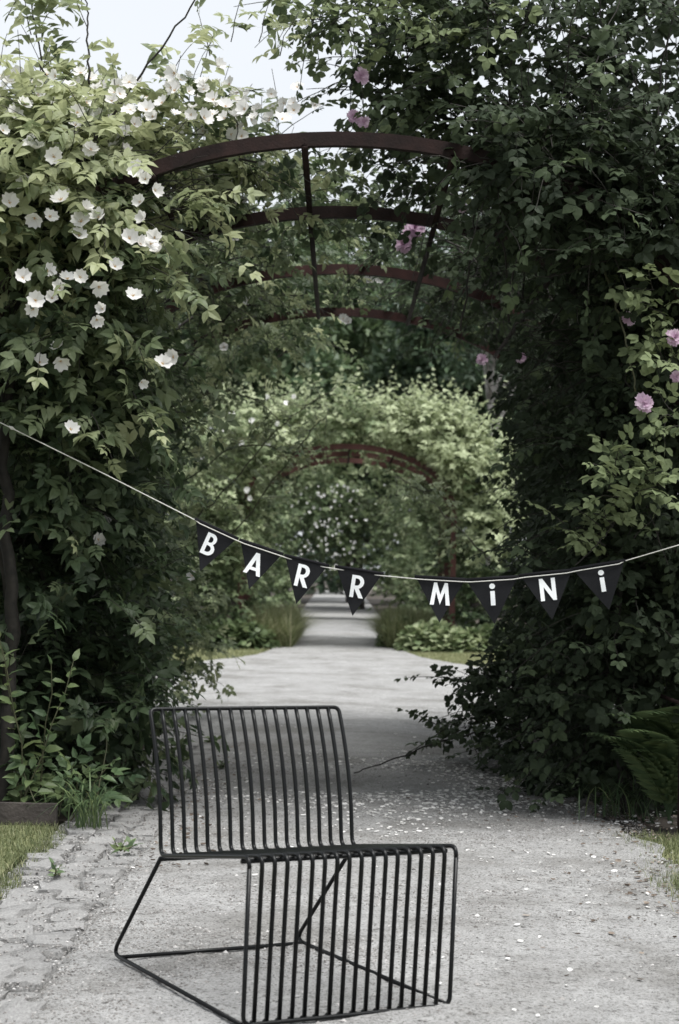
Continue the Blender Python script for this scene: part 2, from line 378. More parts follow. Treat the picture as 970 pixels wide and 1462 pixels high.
def litter_keep(x, y):
    return rng.random(len(x)) < np.exp(-((x - 1.14) / .17) ** 2) * np.clip(.5 + 1.2 * vnoise(x, y, 33), .1, 1) + np.exp(-((x + .62) / .16) ** 2) * .35 * (y > 6) + np.exp(-((x - .95) / .35) ** 2) * .05
Pd = scatter(16000, -1.2, 1.7, 4.3, 10.5, lambda x, y: path_h(x, y) + .002, litter_keep)
scatter_bits('dead_leaves', pet, Pd, .004, .012, M['dead_leaf'], 'brown withered leaves and twigs along the path edge', 'leaf litter', .5)

# ------------------------------------------------------------------ arbours of bent steel
def arch_pts(a, z0, b, n=40):
    p = [(-a, 0.0), (-a, z0 * .5)]
    for th in np.linspace(math.pi, 0, n): p.append((a * math.cos(th), z0 + b * math.sin(th)))
    p += [(a, z0 * .5), (a, 0.0)]; return np.array(p)

def arbour(name, label, x0, ys_, a, z0, b, mat, rods, sec=(.054, .04)):
    root = empty(name, (x0, ys_[0], 0), label, 'rose arch')
    pr = arch_pts(a, z0, b); m = len(pr)
    tg = np.gradient(pr, axis=0); tg = tg / np.linalg.norm(tg, axis=1)[:, None]; nr = np.stack([-tg[:, 1], tg[:, 0]], -1)
    hh, dd = sec[0] / 2, sec[1] / 2
    V = []
    for k in range(m):
        for (u, v) in ((hh, -dd), (hh, dd), (-hh, dd), (-hh, -dd)):
            V.append((pr[k, 0] + nr[k, 0] * u, v, pr[k, 1] + nr[k, 1] * u))
    i = np.arange(m - 1)[:, None] * 4; j = np.arange(4)[None]; j2 = (j + 1) % 4
    q = np.stack([i + j, i + j2, i + 4 + j2, i + 4 + j], -1).reshape(-1, 4)
    me = mesh_np('arch', V, [q, np.array([[3, 2, 1, 0], [m * 4 - 4, m * 4 - 3, m * 4 - 2, m * 4 - 1]])]); me.materials.append(mat)
    me2 = me.copy(); me2.materials.clear(); me2.materials.append(M['rust_red'] if mat is M['rust_red'] else M['rust_lit'])
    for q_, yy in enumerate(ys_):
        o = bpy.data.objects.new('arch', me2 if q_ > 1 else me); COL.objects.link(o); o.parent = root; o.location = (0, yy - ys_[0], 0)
    for rx in rods:
        zz = z0 + b * math.sqrt(max(0, 1 - (rx / a) ** 2))
        acc = Acc(); tube(acc, [(rx, -.02, zz - .03), (rx, ys_[-1] - ys_[0] + .02, zz - .03)], .0135, 8)
        o = put('tie_rod', acc.mesh('tie_rod', True), root, loc=(0, 0, 0), mats=[M['rust']])
    for s in (-1, 1):
        for zz in (.5, 1.1, 1.7):
            acc = Acc(); tube(acc, [(s * (a - .02), 0, zz), (s * (a - .02), ys_[-1] - ys_[0], zz)], .008, 6)
            put('side_wire', acc.mesh('side_wire', True), root, loc=(0, 0, 0), mats=[M['rust']])
    return root
A_, Z0_, B_ = 1.37, 1.89, .79
YS1 = [7.12, 8.55, 10.15, 11.8]
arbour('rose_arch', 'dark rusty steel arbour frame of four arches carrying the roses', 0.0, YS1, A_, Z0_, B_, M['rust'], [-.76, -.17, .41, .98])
YS2 = [24.6, 26.1, 27.6]
arbour('rose_arch', 'reddish steel arbour frame further along the path, mostly overgrown', .1, YS2, 1.43, 1.85, .86, M['rust_red'], [-.6, 0, .6], (.075, .05))

# ------------------------------------------------------------------ leaves
def leaflet(Ln=1.0, Wd=.55, fold=.12, curl=.15, base=(0, 0, 0), ang=0.0, rnd=False):
    w = Wd / 2 * Ln
    k = (.35, .72) if rnd else (.3, .66)
    o1, o2 = (.92, .88) if rnd else (.9, .72)
    def p(x, y): return (x, y * Ln, -curl * Ln * (y ** 2) + fold * abs(x))
    V = np.array([p(0, 0), p(-w * o1, k[0]), p(-w * o2, k[1]), p(0, 1), p(w * o2, k[1]), p(w * o1, k[0]), p(0, k[0]), p(0, k[1])])
    V[6, 2] = -curl * Ln * k[0] ** 2; V[7, 2] = -curl * Ln * k[1] ** 2
    c, s = math.cos(ang), math.sin(ang)
    V = np.stack([V[:, 0] * c - V[:, 1] * s, V[:, 0] * s + V[:, 1] * c, V[:, 2]], -1) + np.array(base)
    F3 = np.array([[0, 6, 1], [0, 5, 6], [2, 7, 3], [7, 4, 3]]); F4 = np.array([[1, 6, 7, 2], [6, 5, 4, 7]])
    return V, [F3, F4]

def join_t(parts):
    V = []; Fd = {}; n = 0
    for v, fs in parts:
        V.append(v)
        for f in fs: Fd.setdefault(f.shape[1], []).append(f + n)
        n += len(v)
    return np.concatenate(V), [np.concatenate(x) for x in Fd.values()]

def compound(seed, pairs=2, Ln=.4, Wd=.6, rnd=False):
    """a pinnate leaf of unit length along +y"""
    r = np.random.default_rng(seed); parts = []
    dz = lambda y: -.22 * y * y
    for k in range(pairs):
        y = .28 + .42 * k / max(1, pairs - 1) if pairs > 1 else .5
        for s in (-1, 1):
            v, f = leaflet(Ln * r.uniform(.82, 1.05), Wd, .25, r.uniform(.05, .6), (0, 0, 0), s * r.uniform(.85, 1.4), rnd)
            v = v + np.array([0, y, dz(y)]); parts.append((v, f))
    v, f = leaflet(Ln * 1.1, Wd, .25, .3, (0, 0, 0), r.normal(0, .1), rnd); parts.append((v + np.array([0, .72, dz(.72)]), f))
    parts.append((np.array([[-.012, 0, 0], [.012, 0, 0], [0, .75, dz(.75)]]), [np.array([[0, 1, 2]])]))
    return join_t(parts)
ROSE = [compound(k, 2 if k % 2 else 3, .46, .6) for k in range(8)]
ROUND = [compound(20 + k, 2, .44, .74, True) for k in range(5)]
SIMPLE = [leaflet(1, .5, .2, .3), leaflet(1, .62, .2, .2)]
TRIO = [join_t([leaflet(.6, .55, .2, .2, (0, 0, 0), .9), leaflet(.6, .55, .2, .2, (0, 0, 0), -.9), leaflet(.75, .5, .2, .3, (0, .1, 0), .1)])]

class Leaves:
    def __init__(s): s.P = []; s.Fw = []; s.U = []; s.S = []; s.T = []
    def add(s, P, Fw, U, S, T): s.P.append(P); s.Fw.append(Fw); s.U.append(U); s.S.append(S); s.T.append(T)
    def arr(s):
        return [np.concatenate(x) for x in (s.P, s.Fw, s.U, s.S, s.T)]

def shoot(lv, stems, p0, d, length, nl, size, tint, droop=.5, rad=.0025, jit=.35, tipb=.15, sides=3, face=None):
    """one leafy shoot"""
    m = 6; d = norm(d); pts = [np.array(p0, float)]; dd = d.copy()
    for k in range(m - 1):
        dd = norm(dd + np.array([0, 0, -droop * .22]) + rng.normal(0, .13, 3)); pts.append(pts[-1] + dd * length / (m - 1))
    pts = np.array(pts)
    if rad and stems is not None: tube(stems, pts, np.linspace(rad, rad * .5, m), sides, rng.random(), caps=False)
    t = (np.arange(nl) + rng.uniform(.2, .8)) / nl; f = t * (m - 1); i = np.minimum(f.astype(int), m - 2); fr = (f - i)[:, None]
    P = pts[i] * (1 - fr) + pts[i + 1] * fr; tg = norm(pts[i + 1] - pts[i])
    side = norm(np.cross(tg, np.array([0, 0, 1.0]) + rng.normal(0, .2, 3)))
    alt = np.where(np.arange(nl) % 2 == 0, 1., -1.)[:, None]
    fw = norm(side * alt + tg * rng.uniform(.2, .8, (nl, 1)) + rng.normal(0, jit, (nl, 3)))
    fw[-1] = norm(tg[-1] + rng.normal(0, .15, 3))
    up = norm(np.array([0, 0, .65]) + rng.normal(0, .42, (nl, 3)) + TOSUN_N * .35 + (np.array([0, -.45, 0]) if face is None else face * .75))
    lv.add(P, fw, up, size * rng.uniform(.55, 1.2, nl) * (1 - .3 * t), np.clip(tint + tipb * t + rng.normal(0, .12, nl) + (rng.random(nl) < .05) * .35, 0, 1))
TOSUN_N = np.array(TOSUN)

def blob(lv, stems, c, r, n, size=.13, tint=.4, nl=7, length=(.25, .5), up=.25, droop=.5, shell=.5, rad=.0025, lim=None):
    c = np.asarray(c, float); r = np.asarray(r, float)
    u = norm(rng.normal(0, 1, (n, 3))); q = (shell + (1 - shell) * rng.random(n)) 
    P = c + u * q[:, None] * r
    for k in range(n):
        if lim is not None and not lim(P[k]): continue
        d = u[k] * .8 + np.array([0, 0, up]) + rng.normal(0, .35, 3)
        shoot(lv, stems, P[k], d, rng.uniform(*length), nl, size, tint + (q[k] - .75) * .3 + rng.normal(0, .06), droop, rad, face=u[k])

def petal_patch(Ln, Wd, cup, ang, lift, notch=.12):
    ys_ = np.array([0, .35, .7, 1.0]); ws = np.array([.12, .62, 1.0, .72]); V = []
    for y, w in zip(ys_, ws):
        for sx in (-1, 0, 1):
            yy = y - (notch if (sx == 0 and y == 1.0) else 0)
            V.append((sx * w * Wd * Ln * .5, yy * Ln * math.cos(lift), yy * Ln * math.sin(lift) + cup * Ln * (yy ** 2) * .5 + .1 * Ln * abs(sx) * w))
    V = np.array(V); c, s = math.cos(ang), math.sin(ang)
    V = np.stack([V[:, 0] * c - V[:, 1] * s, V[:, 0] * s + V[:, 1] * c, V[:, 2]], -1)
    q = np.array([[i * 3 + j, i * 3 + j + 1, i * 3 + j + 4, i * 3 + j + 3] for i in range(3) for j in range(2)])
    return V, [q]

def flower_mesh(seed, double=False):
    r = np.random.default_rng(seed); ps = []
    if not double:
        sp = r.choice([.05, .2, .35, .5, .8]) + r.normal(0, .08)
        for k in range(5): ps.append(petal_patch(1.0, .98, r.uniform(0, .3), k * 2 * math.pi / 5 + r.normal(0, .08), sp + r.normal(0, .1)))
    else:
        for lay, (n, ln, li) in enumerate(((9, 1.0, -.05), (8, .88, .4), (7, .72, .8), (5, .5, 1.15))):
            for k in range(n): ps.append(petal_patch(ln * r.uniform(.85, 1.1), .62, r.uniform(-.1, .4), (k + .5 * lay) * 2 * math.pi / n + r.normal(0, .15), li + r.normal(0, .12), .08))
    V, Fs = join_t(ps)
    me = mesh_np('flower', V, Fs, np.repeat(r.uniform(.3, 1, len(ps)), 12), True)
    me.materials.append(M['petal_pink' if double else 'petal_white']); return me
WF = [flower_mesh(k) for k in range(14)]; PF = [flower_mesh(50 + k, True) for k in range(4)]
def centre_mesh():
    r = np.random.default_rng(1); ps = []
    for k in range(14):
        a = r.uniform(0, 6.28); rr = r.uniform(.05, .26); x, y = rr * math.cos(a), rr * math.sin(a)
        ps.append((np.array([[0, 0, .02], [x * .9 - .02, y * .9 + .02, .17], [x * 1.1, y * 1.1, .2], [x + .02, y - .02, .17]]), [np.array([[0, 1, 2], [0, 2, 3]])]))
    ps.append((np.array([[.1, 0, .06], [0, .1, .06], [-.1, 0, .06], [0, -.1, .06], [0, 0, .14]]), [np.array([[0, 1, 4], [1, 2, 4], [2, 3, 4], [3, 0, 4]])]))
    me = mesh_np('stamens', *[x for x in join_t(ps)]); me.materials.append(M['stamen']); return me
CM = centre_mesh()

def flower(root, p, nrm, size, double=False, centre=True):
    o = bpy.data.objects.new('flower', (PF if double else WF)[rng.integers(4 if double else 14)]); COL.objects.link(o); o.parent = root
    q = Vector(nrm).to_track_quat('Z', 'Y').to_matrix().to_4x4() @ Matrix.Rotation(rng.uniform(0, 6.28), 4, 'Z') @ Matrix.Scale(size, 4)
    o.matrix_local = Matrix.Translation(Vector(p) - parent_loc(root)) @ q
    if centre and not double:
        c = bpy.data.objects.new('stamens', CM); COL.objects.link(c); c.parent = o
    return o

def in_frame(P, m=0):
    x = 485 + P[:, 0] * F / P[:, 1]; y = HZ - (P[:, 2] - HC) * F / P[:, 1]
    return (x > -m) & (x < 970 + m) & (y > -m) & (y < 1462 + m)

def finish(root, lv, stems, tmpl, mat, nparts=300, keep=None, *, stem_mat='cane', stem_name='stem', leaf_name='leaf', foliage='foliage', stuff_stems=True):
    P, Fw, U, S, T = lv.arr()
    if keep is not None:
        k_ = keep(P); P, Fw, U, S, T = P[k_], Fw[k_], U[k_], S[k_], T[k_]
    R = frames(Fw, U); n = len(P); idx = np.arange(n); sel = np.zeros(n, bool)
    if nparts:
        ok = in_frame(P); d = P[:, 1] / np.maximum(S, .02) ** .5 + rng.normal(0, .12, n); d[~ok] = 1e9
        order = np.argsort(d)[:nparts]; sel[order[d[order] < 1e8]] = True
        var = []
        for k in range(len(tmpl)):
            for tv in (.15, .35, .55, .75, .95):
                me = mesh_np('leaf', tmpl[k][0], tmpl[k][1], np.full(len(tmpl[k][0]), tv)); me.materials.append(mat); var.append(me)
        rl = parent_loc(root)
        for i in idx[sel]:
            k = rng.integers(len(tmpl)); o = bpy.data.objects.new(leaf_name, var[k * 5 + int(min(4, T[i] * 5))]); COL.objects.link(o); o.parent = root
            Mx = Matrix.Identity(4)
            for a in range(3):
                for b in range(3): Mx[a][b] = R[i, a, b] * S[i]
            Mx.translation = Vector(P[i]) - rl; o.matrix_local = Mx
    acc = Acc(); rest = idx[~sel]; g = rng.integers(len(tmpl), size=len(rest))
    for k in range(len(tmpl)):
        s = rest[g == k]; acc.inst(tmpl[k], P[s], R[s], S[s], T[s])
    if len(rest): tag(put(foliage, acc.mesh(foliage), root, mats=[mat]), kind='stuff')
    if stems is not None and stems.n: tag(put(stem_name, stems.mesh(stem_name, True), root, mats=[M[stem_mat]]), kind='stuff')
    return acc

def cane(root, pts, r0, r1, mat='cane', name='cane', seg=24, wob=.012, n=7):
    pts = np.asarray(pts, float); t = np.linspace(0, len(pts) - 1, seg); out = []
    for x in t:                                            # Catmull-Rom
        i = min(int(x), len(pts) - 2); f = x - i
        p0, p1, p2, p3 = pts[max(i - 1, 0)], pts[i], pts[i + 1], pts[min(i + 2, len(pts) - 1)]
        out.append(.5 * ((2 * p1) + (-p0 + p2) * f + (2 * p0 - 5 * p1 + 4 * p2 - p3) * f * f + (-p0 + 3 * p1 - 3 * p2 + p3) * f ** 3))
    out = np.array(out) + rng.normal(0, wob, (seg, 3)) * (np.linspace(0, 1, seg)[:, None] > 0)
    acc = Acc(); tube(acc, out, np.linspace(r0, r1, seg), n); put(name, acc.mesh(name, True), root, mats=[M[mat]]); return out

def near_keep(P):
    """the steel bands of the near arbour stay in sight under their cover"""
    x, y, z = P.T; za = Z0_ + B_ * np.sqrt(np.clip(1 - (x / A_) ** 2, 0, 1))
    roof = (np.abs(x) < 1.0) & (y > 7.25) & (y < 12.4) & (z < za + .03) & (z > 1.7) & (rng.random(len(x)) < .78)
    front = (x > -.84) & (x < .42) & (y < 7.4) & (z > za - .3) & (z < za + .1)
    lim = np.interp(x, [-1.6, -.6, -.35, -.1, .1], [3.0, 2.98, 2.86, 2.72, 2.72]) * (.75 + .25 * y / 7.3) + .05 * vnoise(x, y, 40) + np.abs(rng.normal(0, .05, len(x)))
    top = (x < .08) & (z > lim) & (y < 9.2)
    return ~(roof | front | (top & (x + .3 < 0)) | (top & (y > 7.9)))
def far_keep(P):
    x, y, z = P.T; x = x - .1; za = 1.85 + .86 * np.sqrt(np.clip(1 - (x / 1.43) ** 2, 0, 1))
    band = (y < 24.75) & (x > -.8) & (x < 1.55) & (z < za + .06) & (z > .25)
    tun = (y < 29) & (np.abs(x) < 1.1) & (z < za - .1) & (rng.random(len(x)) < .9)
    cover = (x > 1.15) & (rng.random(len(x)) < .45)
    return ~((band & ~cover) | tun)

# ------------------------------------------------------------------ left: white climbing rose
root = empty('climbing_rose', (-1.35, 7.3, 0), 'white single-flowered climbing rose over the left of the near arch', 'rose bush')
lv, st = Leaves(), Acc()
def left_lim(p):      # keep the tunnel and the strip where the string hangs clear
    x = 485 + p[0] * F / p[1]; y = HZ - (p[2] - HC) * F / p[1]
    if abs(p[0]) < .72 and p[2] < 2.3: return False
    if p[2] > (2.84 if p[0] < -.4 else 2.6) * (.75 + .25 * p[1] / 7.3): return False
    if p[1] < 7.12 and y > 560: return False
    return True
for (px, py, Y, r, n, ti) in (
        (70, 270, 7.25, (.5, .42, .28), 130, .62), (140, 270, 7.2, (.2, .3, .24), 55, .62), (20, 210, 7.5, (.45, .45, .18), 80, .66), (40, 170, 7.7, (.35, .4, .12), 30, .7),
        (200, 195, 7.7, (.4, .45, .14), 75, .66), (320, 195, 8.3, (.35, .5, .12), 50, .62), (370, 190, 8.8, (.25, .5, .12), 24, .58),
        (90, 380, 7.35, (.42, .35, .4), 130, .40), (150, 350, 7.2, (.2, .2, .25), 40, .5), (70, 520, 7.45, (.42, .3, .35), 110, .34),
        (150, 480, 7.5, (.2, .3, .25), 40, .4), (60, 690, 7.65, (.45, .35, .4), 100, .3), (60, 860, 7.7, (.45, .4, .4), 95, .26), (60, 1010, 7.7, (.45, .4, .3), 80, .28)):
    blob(lv, st, at(px, py, Y), r, n, .165, ti + (.24 if py < 330 else -.03 if py < 600 else -.1), 6, (.22, .46), .3, .55, .45, lim=left_lim)  # upper leaves lighter, lower ones darker: light from above put into the tint
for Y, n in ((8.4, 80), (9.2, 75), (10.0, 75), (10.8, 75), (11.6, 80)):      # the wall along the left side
    for z, ti in ((.35, .14), (.95, .12), (1.55, .14), (2.1, .24)):  # low tints put the wall's shade into its leaf colour
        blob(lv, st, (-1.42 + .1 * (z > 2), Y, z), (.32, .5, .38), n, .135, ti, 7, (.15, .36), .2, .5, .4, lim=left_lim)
for Y, X, n, ti in ((8.0, -1.0, 44, .55), (7.9, -.5, 34, .5), (8.6, -.4, 34, .5), (8.9, -.85, 56, .5), (9.8, -.8, 66, .5), (10.8, -.8, 66, .5), (11.6, -.75, 60, .5), (9.4, -.3, 34, .45), (10.8, -.25, 36, .45), (11.7, -.35, 26, .45)):
    zt = Z0_ + B_ * math.sqrt(1 - min(.99, (X / A_) ** 2))
    blob(lv, st, (X, Y, zt + .12), (.45, .5, .16), n, .13, ti, 7, (.2, .4), .35, .5, .3)
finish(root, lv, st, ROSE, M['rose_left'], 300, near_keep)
for k in range(9):                                        # old canes up the posts
    Y = 7.2 + .55 * k + rng.normal(0, .1); x = -1.35 + rng.normal(0, .07)
    cane(root, [(x, Y, 0), (x + .05, Y + .05, .7), (x - .04 + rng.normal(0, .05), Y, 1.5), (x + .2, Y + .1, 2.2), (x + .6, Y + .2, 2.6), (x + 1.0, Y + .4, 2.72)], .014, .005)
cane(root, [(-1.31, 7.2, 0), (-1.3, 7.22, .8), (-1.32, 7.2, 1.5), (-1.28, 7.2, 2.2)], .03, .02)
cane(root, [at(100, 260, 7.2), at(150, 180, 7.1), at(215, 90, 7.05), at(285, -8, 7.0)], .007, .003, wob=.004)
cane(root, [at(75, 200, 7.3), at(62, 110, 7.3), at(50, 30, 7.3), at(42, -30, 7.3)], .005, .002, wob=.004)
cane(root, [at(128, 120, 7.3), at(125, 30, 7.3), at(118, -40, 7.3)], .005, .002, wob=.004)
lv, st = Leaves(), Acc()
for (px, py, dx, dy) in ((118, 15, 0, -1), (125, 40, -.3, -.5), (45, 50, -.4, -.8), (8, 30, .2, -1), (230, 300, 1, -.1), (255, 285, 1, -.3), (215, 380, .6, .3), (180, 470, .4, .5), (190, 560, .5, .6), (130, 590, .3, .5),
                         (240, 120, .4, -1), (330, 60, .2, -1), (370, 60, .3, -1), (400, 80, .3, -.8), (60, 60, 0, -1), (300, 80, -.2, -1)):
    p = at(px, py, 6.98 if py > 200 else 7.3)
    shoot(lv, st, p, np.array([dx, -.15, -dy]), .2, 6, .15, .72, .3)
finish(root, lv, st, ROSE, M['rose_left'], 0, foliage='shoot_leaves', stem_name='young_stem')
WL = [(196, 242), (208, 256), (221, 272), (200, 289), (206, 313), (185, 341), (200, 350), (215, 349), (226, 360), (221, 340), (116, 317), (113, 337), (141, 311), (122, 298), (14, 290), (50, 311), (71, 310), (33, 397),
      (68, 387), (96, 399), (114, 396), (86, 412), (141, 409), (190, 423), (164, 381), (83, 496), (87, 515), (57, 518), (101, 614), (248, 510), (233, 520), (202, 545), (75, 426), (51, 429), (48, 441), (147, 441), (138, 456),
      (98, 278), (87, 286), (77, 224), (51, 213), (36, 263), (129, 213), (20, 165), (55, 190), (185, 160), (192, 178), (250, 105), (310, 95), (250, 130), (160, 145), (115, 105), (35, 150), (130, 215), (77, 222)]
for (px, py) in WL:
    Y = 6.76 if py > 190 else 6.95
    if py > 480: Y = 6.92
    flower(root, at(px, py, Y + rng.uniform(-.06, .03)), norm(np.array([rng.normal(.1, .5), -1, rng.normal(.35, .45)])), rng.uniform(.027, .041))
for (px, py, Y) in ((330, 192, 7.6), (345, 195, 7.6), (338, 180, 7.7), (290, 187, 7.6), (255, 185, 7.5), (385, 172, 8), (450, 150, 8.3), (425, 125, 8.4), (375, 240, 8.2), (400, 245, 8.2), (370, 262, 8.2), (345, 257, 8.2), (412, 257, 8.2), (345, 290, 8.3), (383, 250, 8.3),
                    (355, 430, 10.2), (535, 385, 10.8), (542, 397, 10.8), (530, 392, 10.8), (528, 400, 10.8), (538, 378, 10.8), (490, 455, 10.9), (498, 460, 10.9), (334, 339, 9.2), (150, 745, 7.5), (275, 822, 9), (140, 770, 7.4), (320, 495, 10.5), (185, 905, 8.0)):
    flower(root, at(px, py, Y), norm(np.array([rng.normal(0, .4), -1, rng.normal(0, .4)])), rng.uniform(.028, .036))
for k in range(230):                                       # the crowd of blossom on top
    px = rng.uniform(-10, 420); py = 105 + rng.uniform(0, 120) + max(0, px - 250) * .2; Y = rng.uniform(6.82, 7.9)
    if px > 190 and py > 172: continue
    flower(root, at(px, py, Y), norm(np.array([rng.normal(0, .5), -.8, rng.normal(.6, .4)])), rng.uniform(.022, .038))

# ------------------------------------------------------------------ right: dark climbing rose with pink flowers
root = empty('climbing_rose', (1.4, 7.4, 0), 'dark dense climbing rose with a few pink flowers over the right of the near arch', 'rose bush')
lv, st = Leaves(), Acc()
def right_lim(p):
    x = 485 + p[0] * F / p[1]; y = HZ - (p[2] - HC) * F / p[1]
    if p[0] < .78 and p[2] < 2.35: return False
    if p[1] < 7.15 and y > 640: return False
    if y < 160 and x < 400: return False
    return True
for (px, py, Y, r, n, ti) in (
        (930, 330, 7.45, (.4, .4, .45), 100, .28), (820, 260, 7.6, (.4, .4, .3), 80, .3), (930, 130, 7.5, (.45, .45, .4), 52, .3), (770, 100, 7.6, (.5, .45, .35), 62, .32), (640, 90, 7.7, (.35, .4, .3), 46, .5), (850, 270, 7.05, (.3, .12, .14), 45, .22), (950, 350, 7.05, (.2, .12, .14), 35, .22), (730, 225, 7.05, (.2, .12, .1), 26, .22), (800, 230, 7.0, (.25, .12, .12), 30, .22),
        (530, 20, 7.7, (.2, .3, .12), 26, .6), (470, -20, 7.7, (.2, .3, .1), 18, .7), (570, 130, 7.8, (.18, .3, .14), 26, .55), (700, -30, 7.8, (.6, .5, .2), 36, .4), (930, -30, 7.7, (.5, .5, .25), 34, .3),
        (930, 520, 7.6, (.4, .35, .4), 120, .22), (930, 700, 7.7, (.4, .35, .4), 120, .2), (920, 860, 7.7, (.38, .35, .35), 110, .2), (860, 1010, 7.8, (.2, .35, .28), 60, .2),
        (870, 430, 7.8, (.3, .35, .35), 80, .2)):
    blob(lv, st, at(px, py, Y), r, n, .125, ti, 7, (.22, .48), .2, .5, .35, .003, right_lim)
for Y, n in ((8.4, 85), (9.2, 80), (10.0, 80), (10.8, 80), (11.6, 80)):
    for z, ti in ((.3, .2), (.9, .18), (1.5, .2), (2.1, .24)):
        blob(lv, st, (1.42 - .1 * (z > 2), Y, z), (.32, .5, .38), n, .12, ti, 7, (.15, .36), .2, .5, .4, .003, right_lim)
for Y, X, n, ti in ((7.9, 1.0, 40, .35), (8.8, .9, 44, .35), (9.7, .9, 70, .35), (10.7, .85, 70, .4), (11.6, .85, 66, .4), (8.2, .45, 34, .4), (9.2, .4, 34, .4), (10.3, .4, 26, .45), (11.4, .5, 26, .45), (7.6, .6, 30, .35)):
    zt = Z0_ + B_ * math.sqrt(1 - min(.99, (X / A_) ** 2))
    blob(lv, st, (X, Y, zt + .14), (.45, .5, .2), n, .12, ti, 7, (.2, .42), .3, .5, .3, .003)
for (px, py, Y, r, n) in ((735, 985, 9.8, (.24, .3, .16), 40), (690, 985, 9.6, (.16, .2, .12), 16), (670, 1035, 9.3, (.18, .2, .07), 16), (760, 1070, 9.2, (.2, .3, .12), 24), (800, 1120, 8.4, (.14, .2, .1), 18)):
    blob(lv, st, at(px, py, Y), r, n, .115, .35, 6, (.15, .3), .2, .3, .2, .003)
finish(root, lv, st, ROUND, M['rose_right'], 300, near_keep)
lv, st = Leaves(), Acc()
for (px, py, n) in ((905, 670, 4), (880, 690, 4), (935, 690, 4), (800, 755, 3), (860, 735, 4), (960, 590, 4), (945, 510, 4), (955, 420, 4), (930, 435, 3), (840, 770, 2), (960, 460, 3), (900, 760, 2), (620, 60, 3), (500, 30, 4), (540, 60, 4), (450, 20, 3), (580, 20, 3), (700, 10, 3)):
    for k in range(n):
        p = at(px + rng.normal(0, 14), py + rng.normal(0, 10), (7.2 if py > 715 else 6.98 if py > 300 else 7.2) + rng.normal(0, .04))
        shoot(lv, st, p, np.array([rng.normal(-.2, .7), .1 if py > 715 else -.4, rng.normal(.3, .5)]), .13, 4, .12, .95, .3)  # high tint paints the light onto these sprigs
finish(root, lv, st, ROUND, M['rose_right'], 0, foliage='shoot_leaves', stem_name='young_stem')
for (px, py, Y, s) in ((920, 576, 6.84, .04), (963, 482, 6.84, .037), (516, 108, 7.25, .036), (505, 166, 7.3, .032), (520, 175, 7.3, .026), (688, 514, 9.0, .033), (744, 511, 9.2, .03), (898, 455, 7.1, .03), (578, 349, 8.7, .05), (592, 327, 8.7, .05), (658, 296, 8.3, .03), (966, 538, 7.0, .026), (585, 338, 8.75, .045)):
    flower(root, at(px, py, Y), norm(np.array([rng.normal(-.1, .3), -1, rng.normal(.2, .3)])), s, True)
for k in range(10):
    Y = 7.75 + .45 * k + rng.normal(0, .1); x = 1.33 + rng.normal(0, .08)
    cane(root, [(x, Y, 0), (x - .05, Y + .05, .7), (x + .04 + rng.normal(0, .05), Y, 1.5), (x - .2, Y + .1, 2.2), (x - .6, Y + .2, 2.75), (x - 1.0, Y + .4, 3.0)], .014, .005)
for k in range(26):                                       # the thicket of thin stems overhead
    p = at(rng.uniform(640, 990), rng.uniform(180, 480), rng.uniform(7.1, 8.2)); d = norm(np.array([rng.normal(-.15, .35), rng.normal(0, .3), 1]))
    cane(root, [p, p + d * .3 + rng.normal(0, .03, 3), p + d * .6 + rng.normal(0, .05, 3), p + d * 1.0 + rng.normal(0, .08, 3)], .005, .002, wob=.004, n=5)
cane(root, [at(835, 300, 7.4), at(868, 400, 7.2), at(890, 470, 7.1), at(908, 560, 7.1)], .006, .003, 'cane_green', wob=.003)
cane(root, [at(760, 1040, 9.2), at(690, 1045, 9.2), at(620, 1062, 9.1), at(560, 1085, 9.0), at(505, 1102, 8.95)], .006, .003, wob=.004)
cane(root, [at(880, 745, 7.2), at(850, 780, 7.1), at(822, 808, 7.05)], .003, .002, wob=.002, n=5)

# long wild shoots hanging through the tunnel
lv, st = Leaves(), Acc()
root = empty('climbing_rose', (-1.2, 11.9, 0), 'pale rose with long wild shoots reaching across the tunnel mouth', 'rose bush')
for pts in (((260, 760), (330, 690), (410, 600), (480, 555)), ((300, 800), (390, 690), (440, 620), (470, 590)), ((230, 600), (300, 560), (360, 570), (400, 600)), ((250, 700), (330, 640), (400, 640), (440, 660)), ((700, 800), (640, 740), (600, 700), (560, 680))):
    c_ = cane(root, [at(a, b, 12.2) for a, b in pts], .006, .003, 'cane_green', wob=.006, n=5)
    for k in range(4, 24, 2): shoot(lv, st, c_[k], np.array([rng.normal(.2, .6), rng.normal(0, .4), rng.normal(.2, .5)]), .16, 4, .12, .55, .3)
for (px, py, r, n) in ((280, 640, (.22, .4, .35), 20), (330, 500, (.35, .4, .2), 34), (265, 800, (.2, .4, .4), 24), (260, 920, (.25, .3, .3), 50), (400, 480, (.25, .3, .1), 24)):
    blob(lv, st, at(px, py, 12.3), r, n, .13, .6, 6, (.2, .4), .3, .4, .3, lim=lambda p: p[0] < -.62 or p[2] > 2.1)
finish(root, lv, st, ROSE, M['rose_left'], 120)

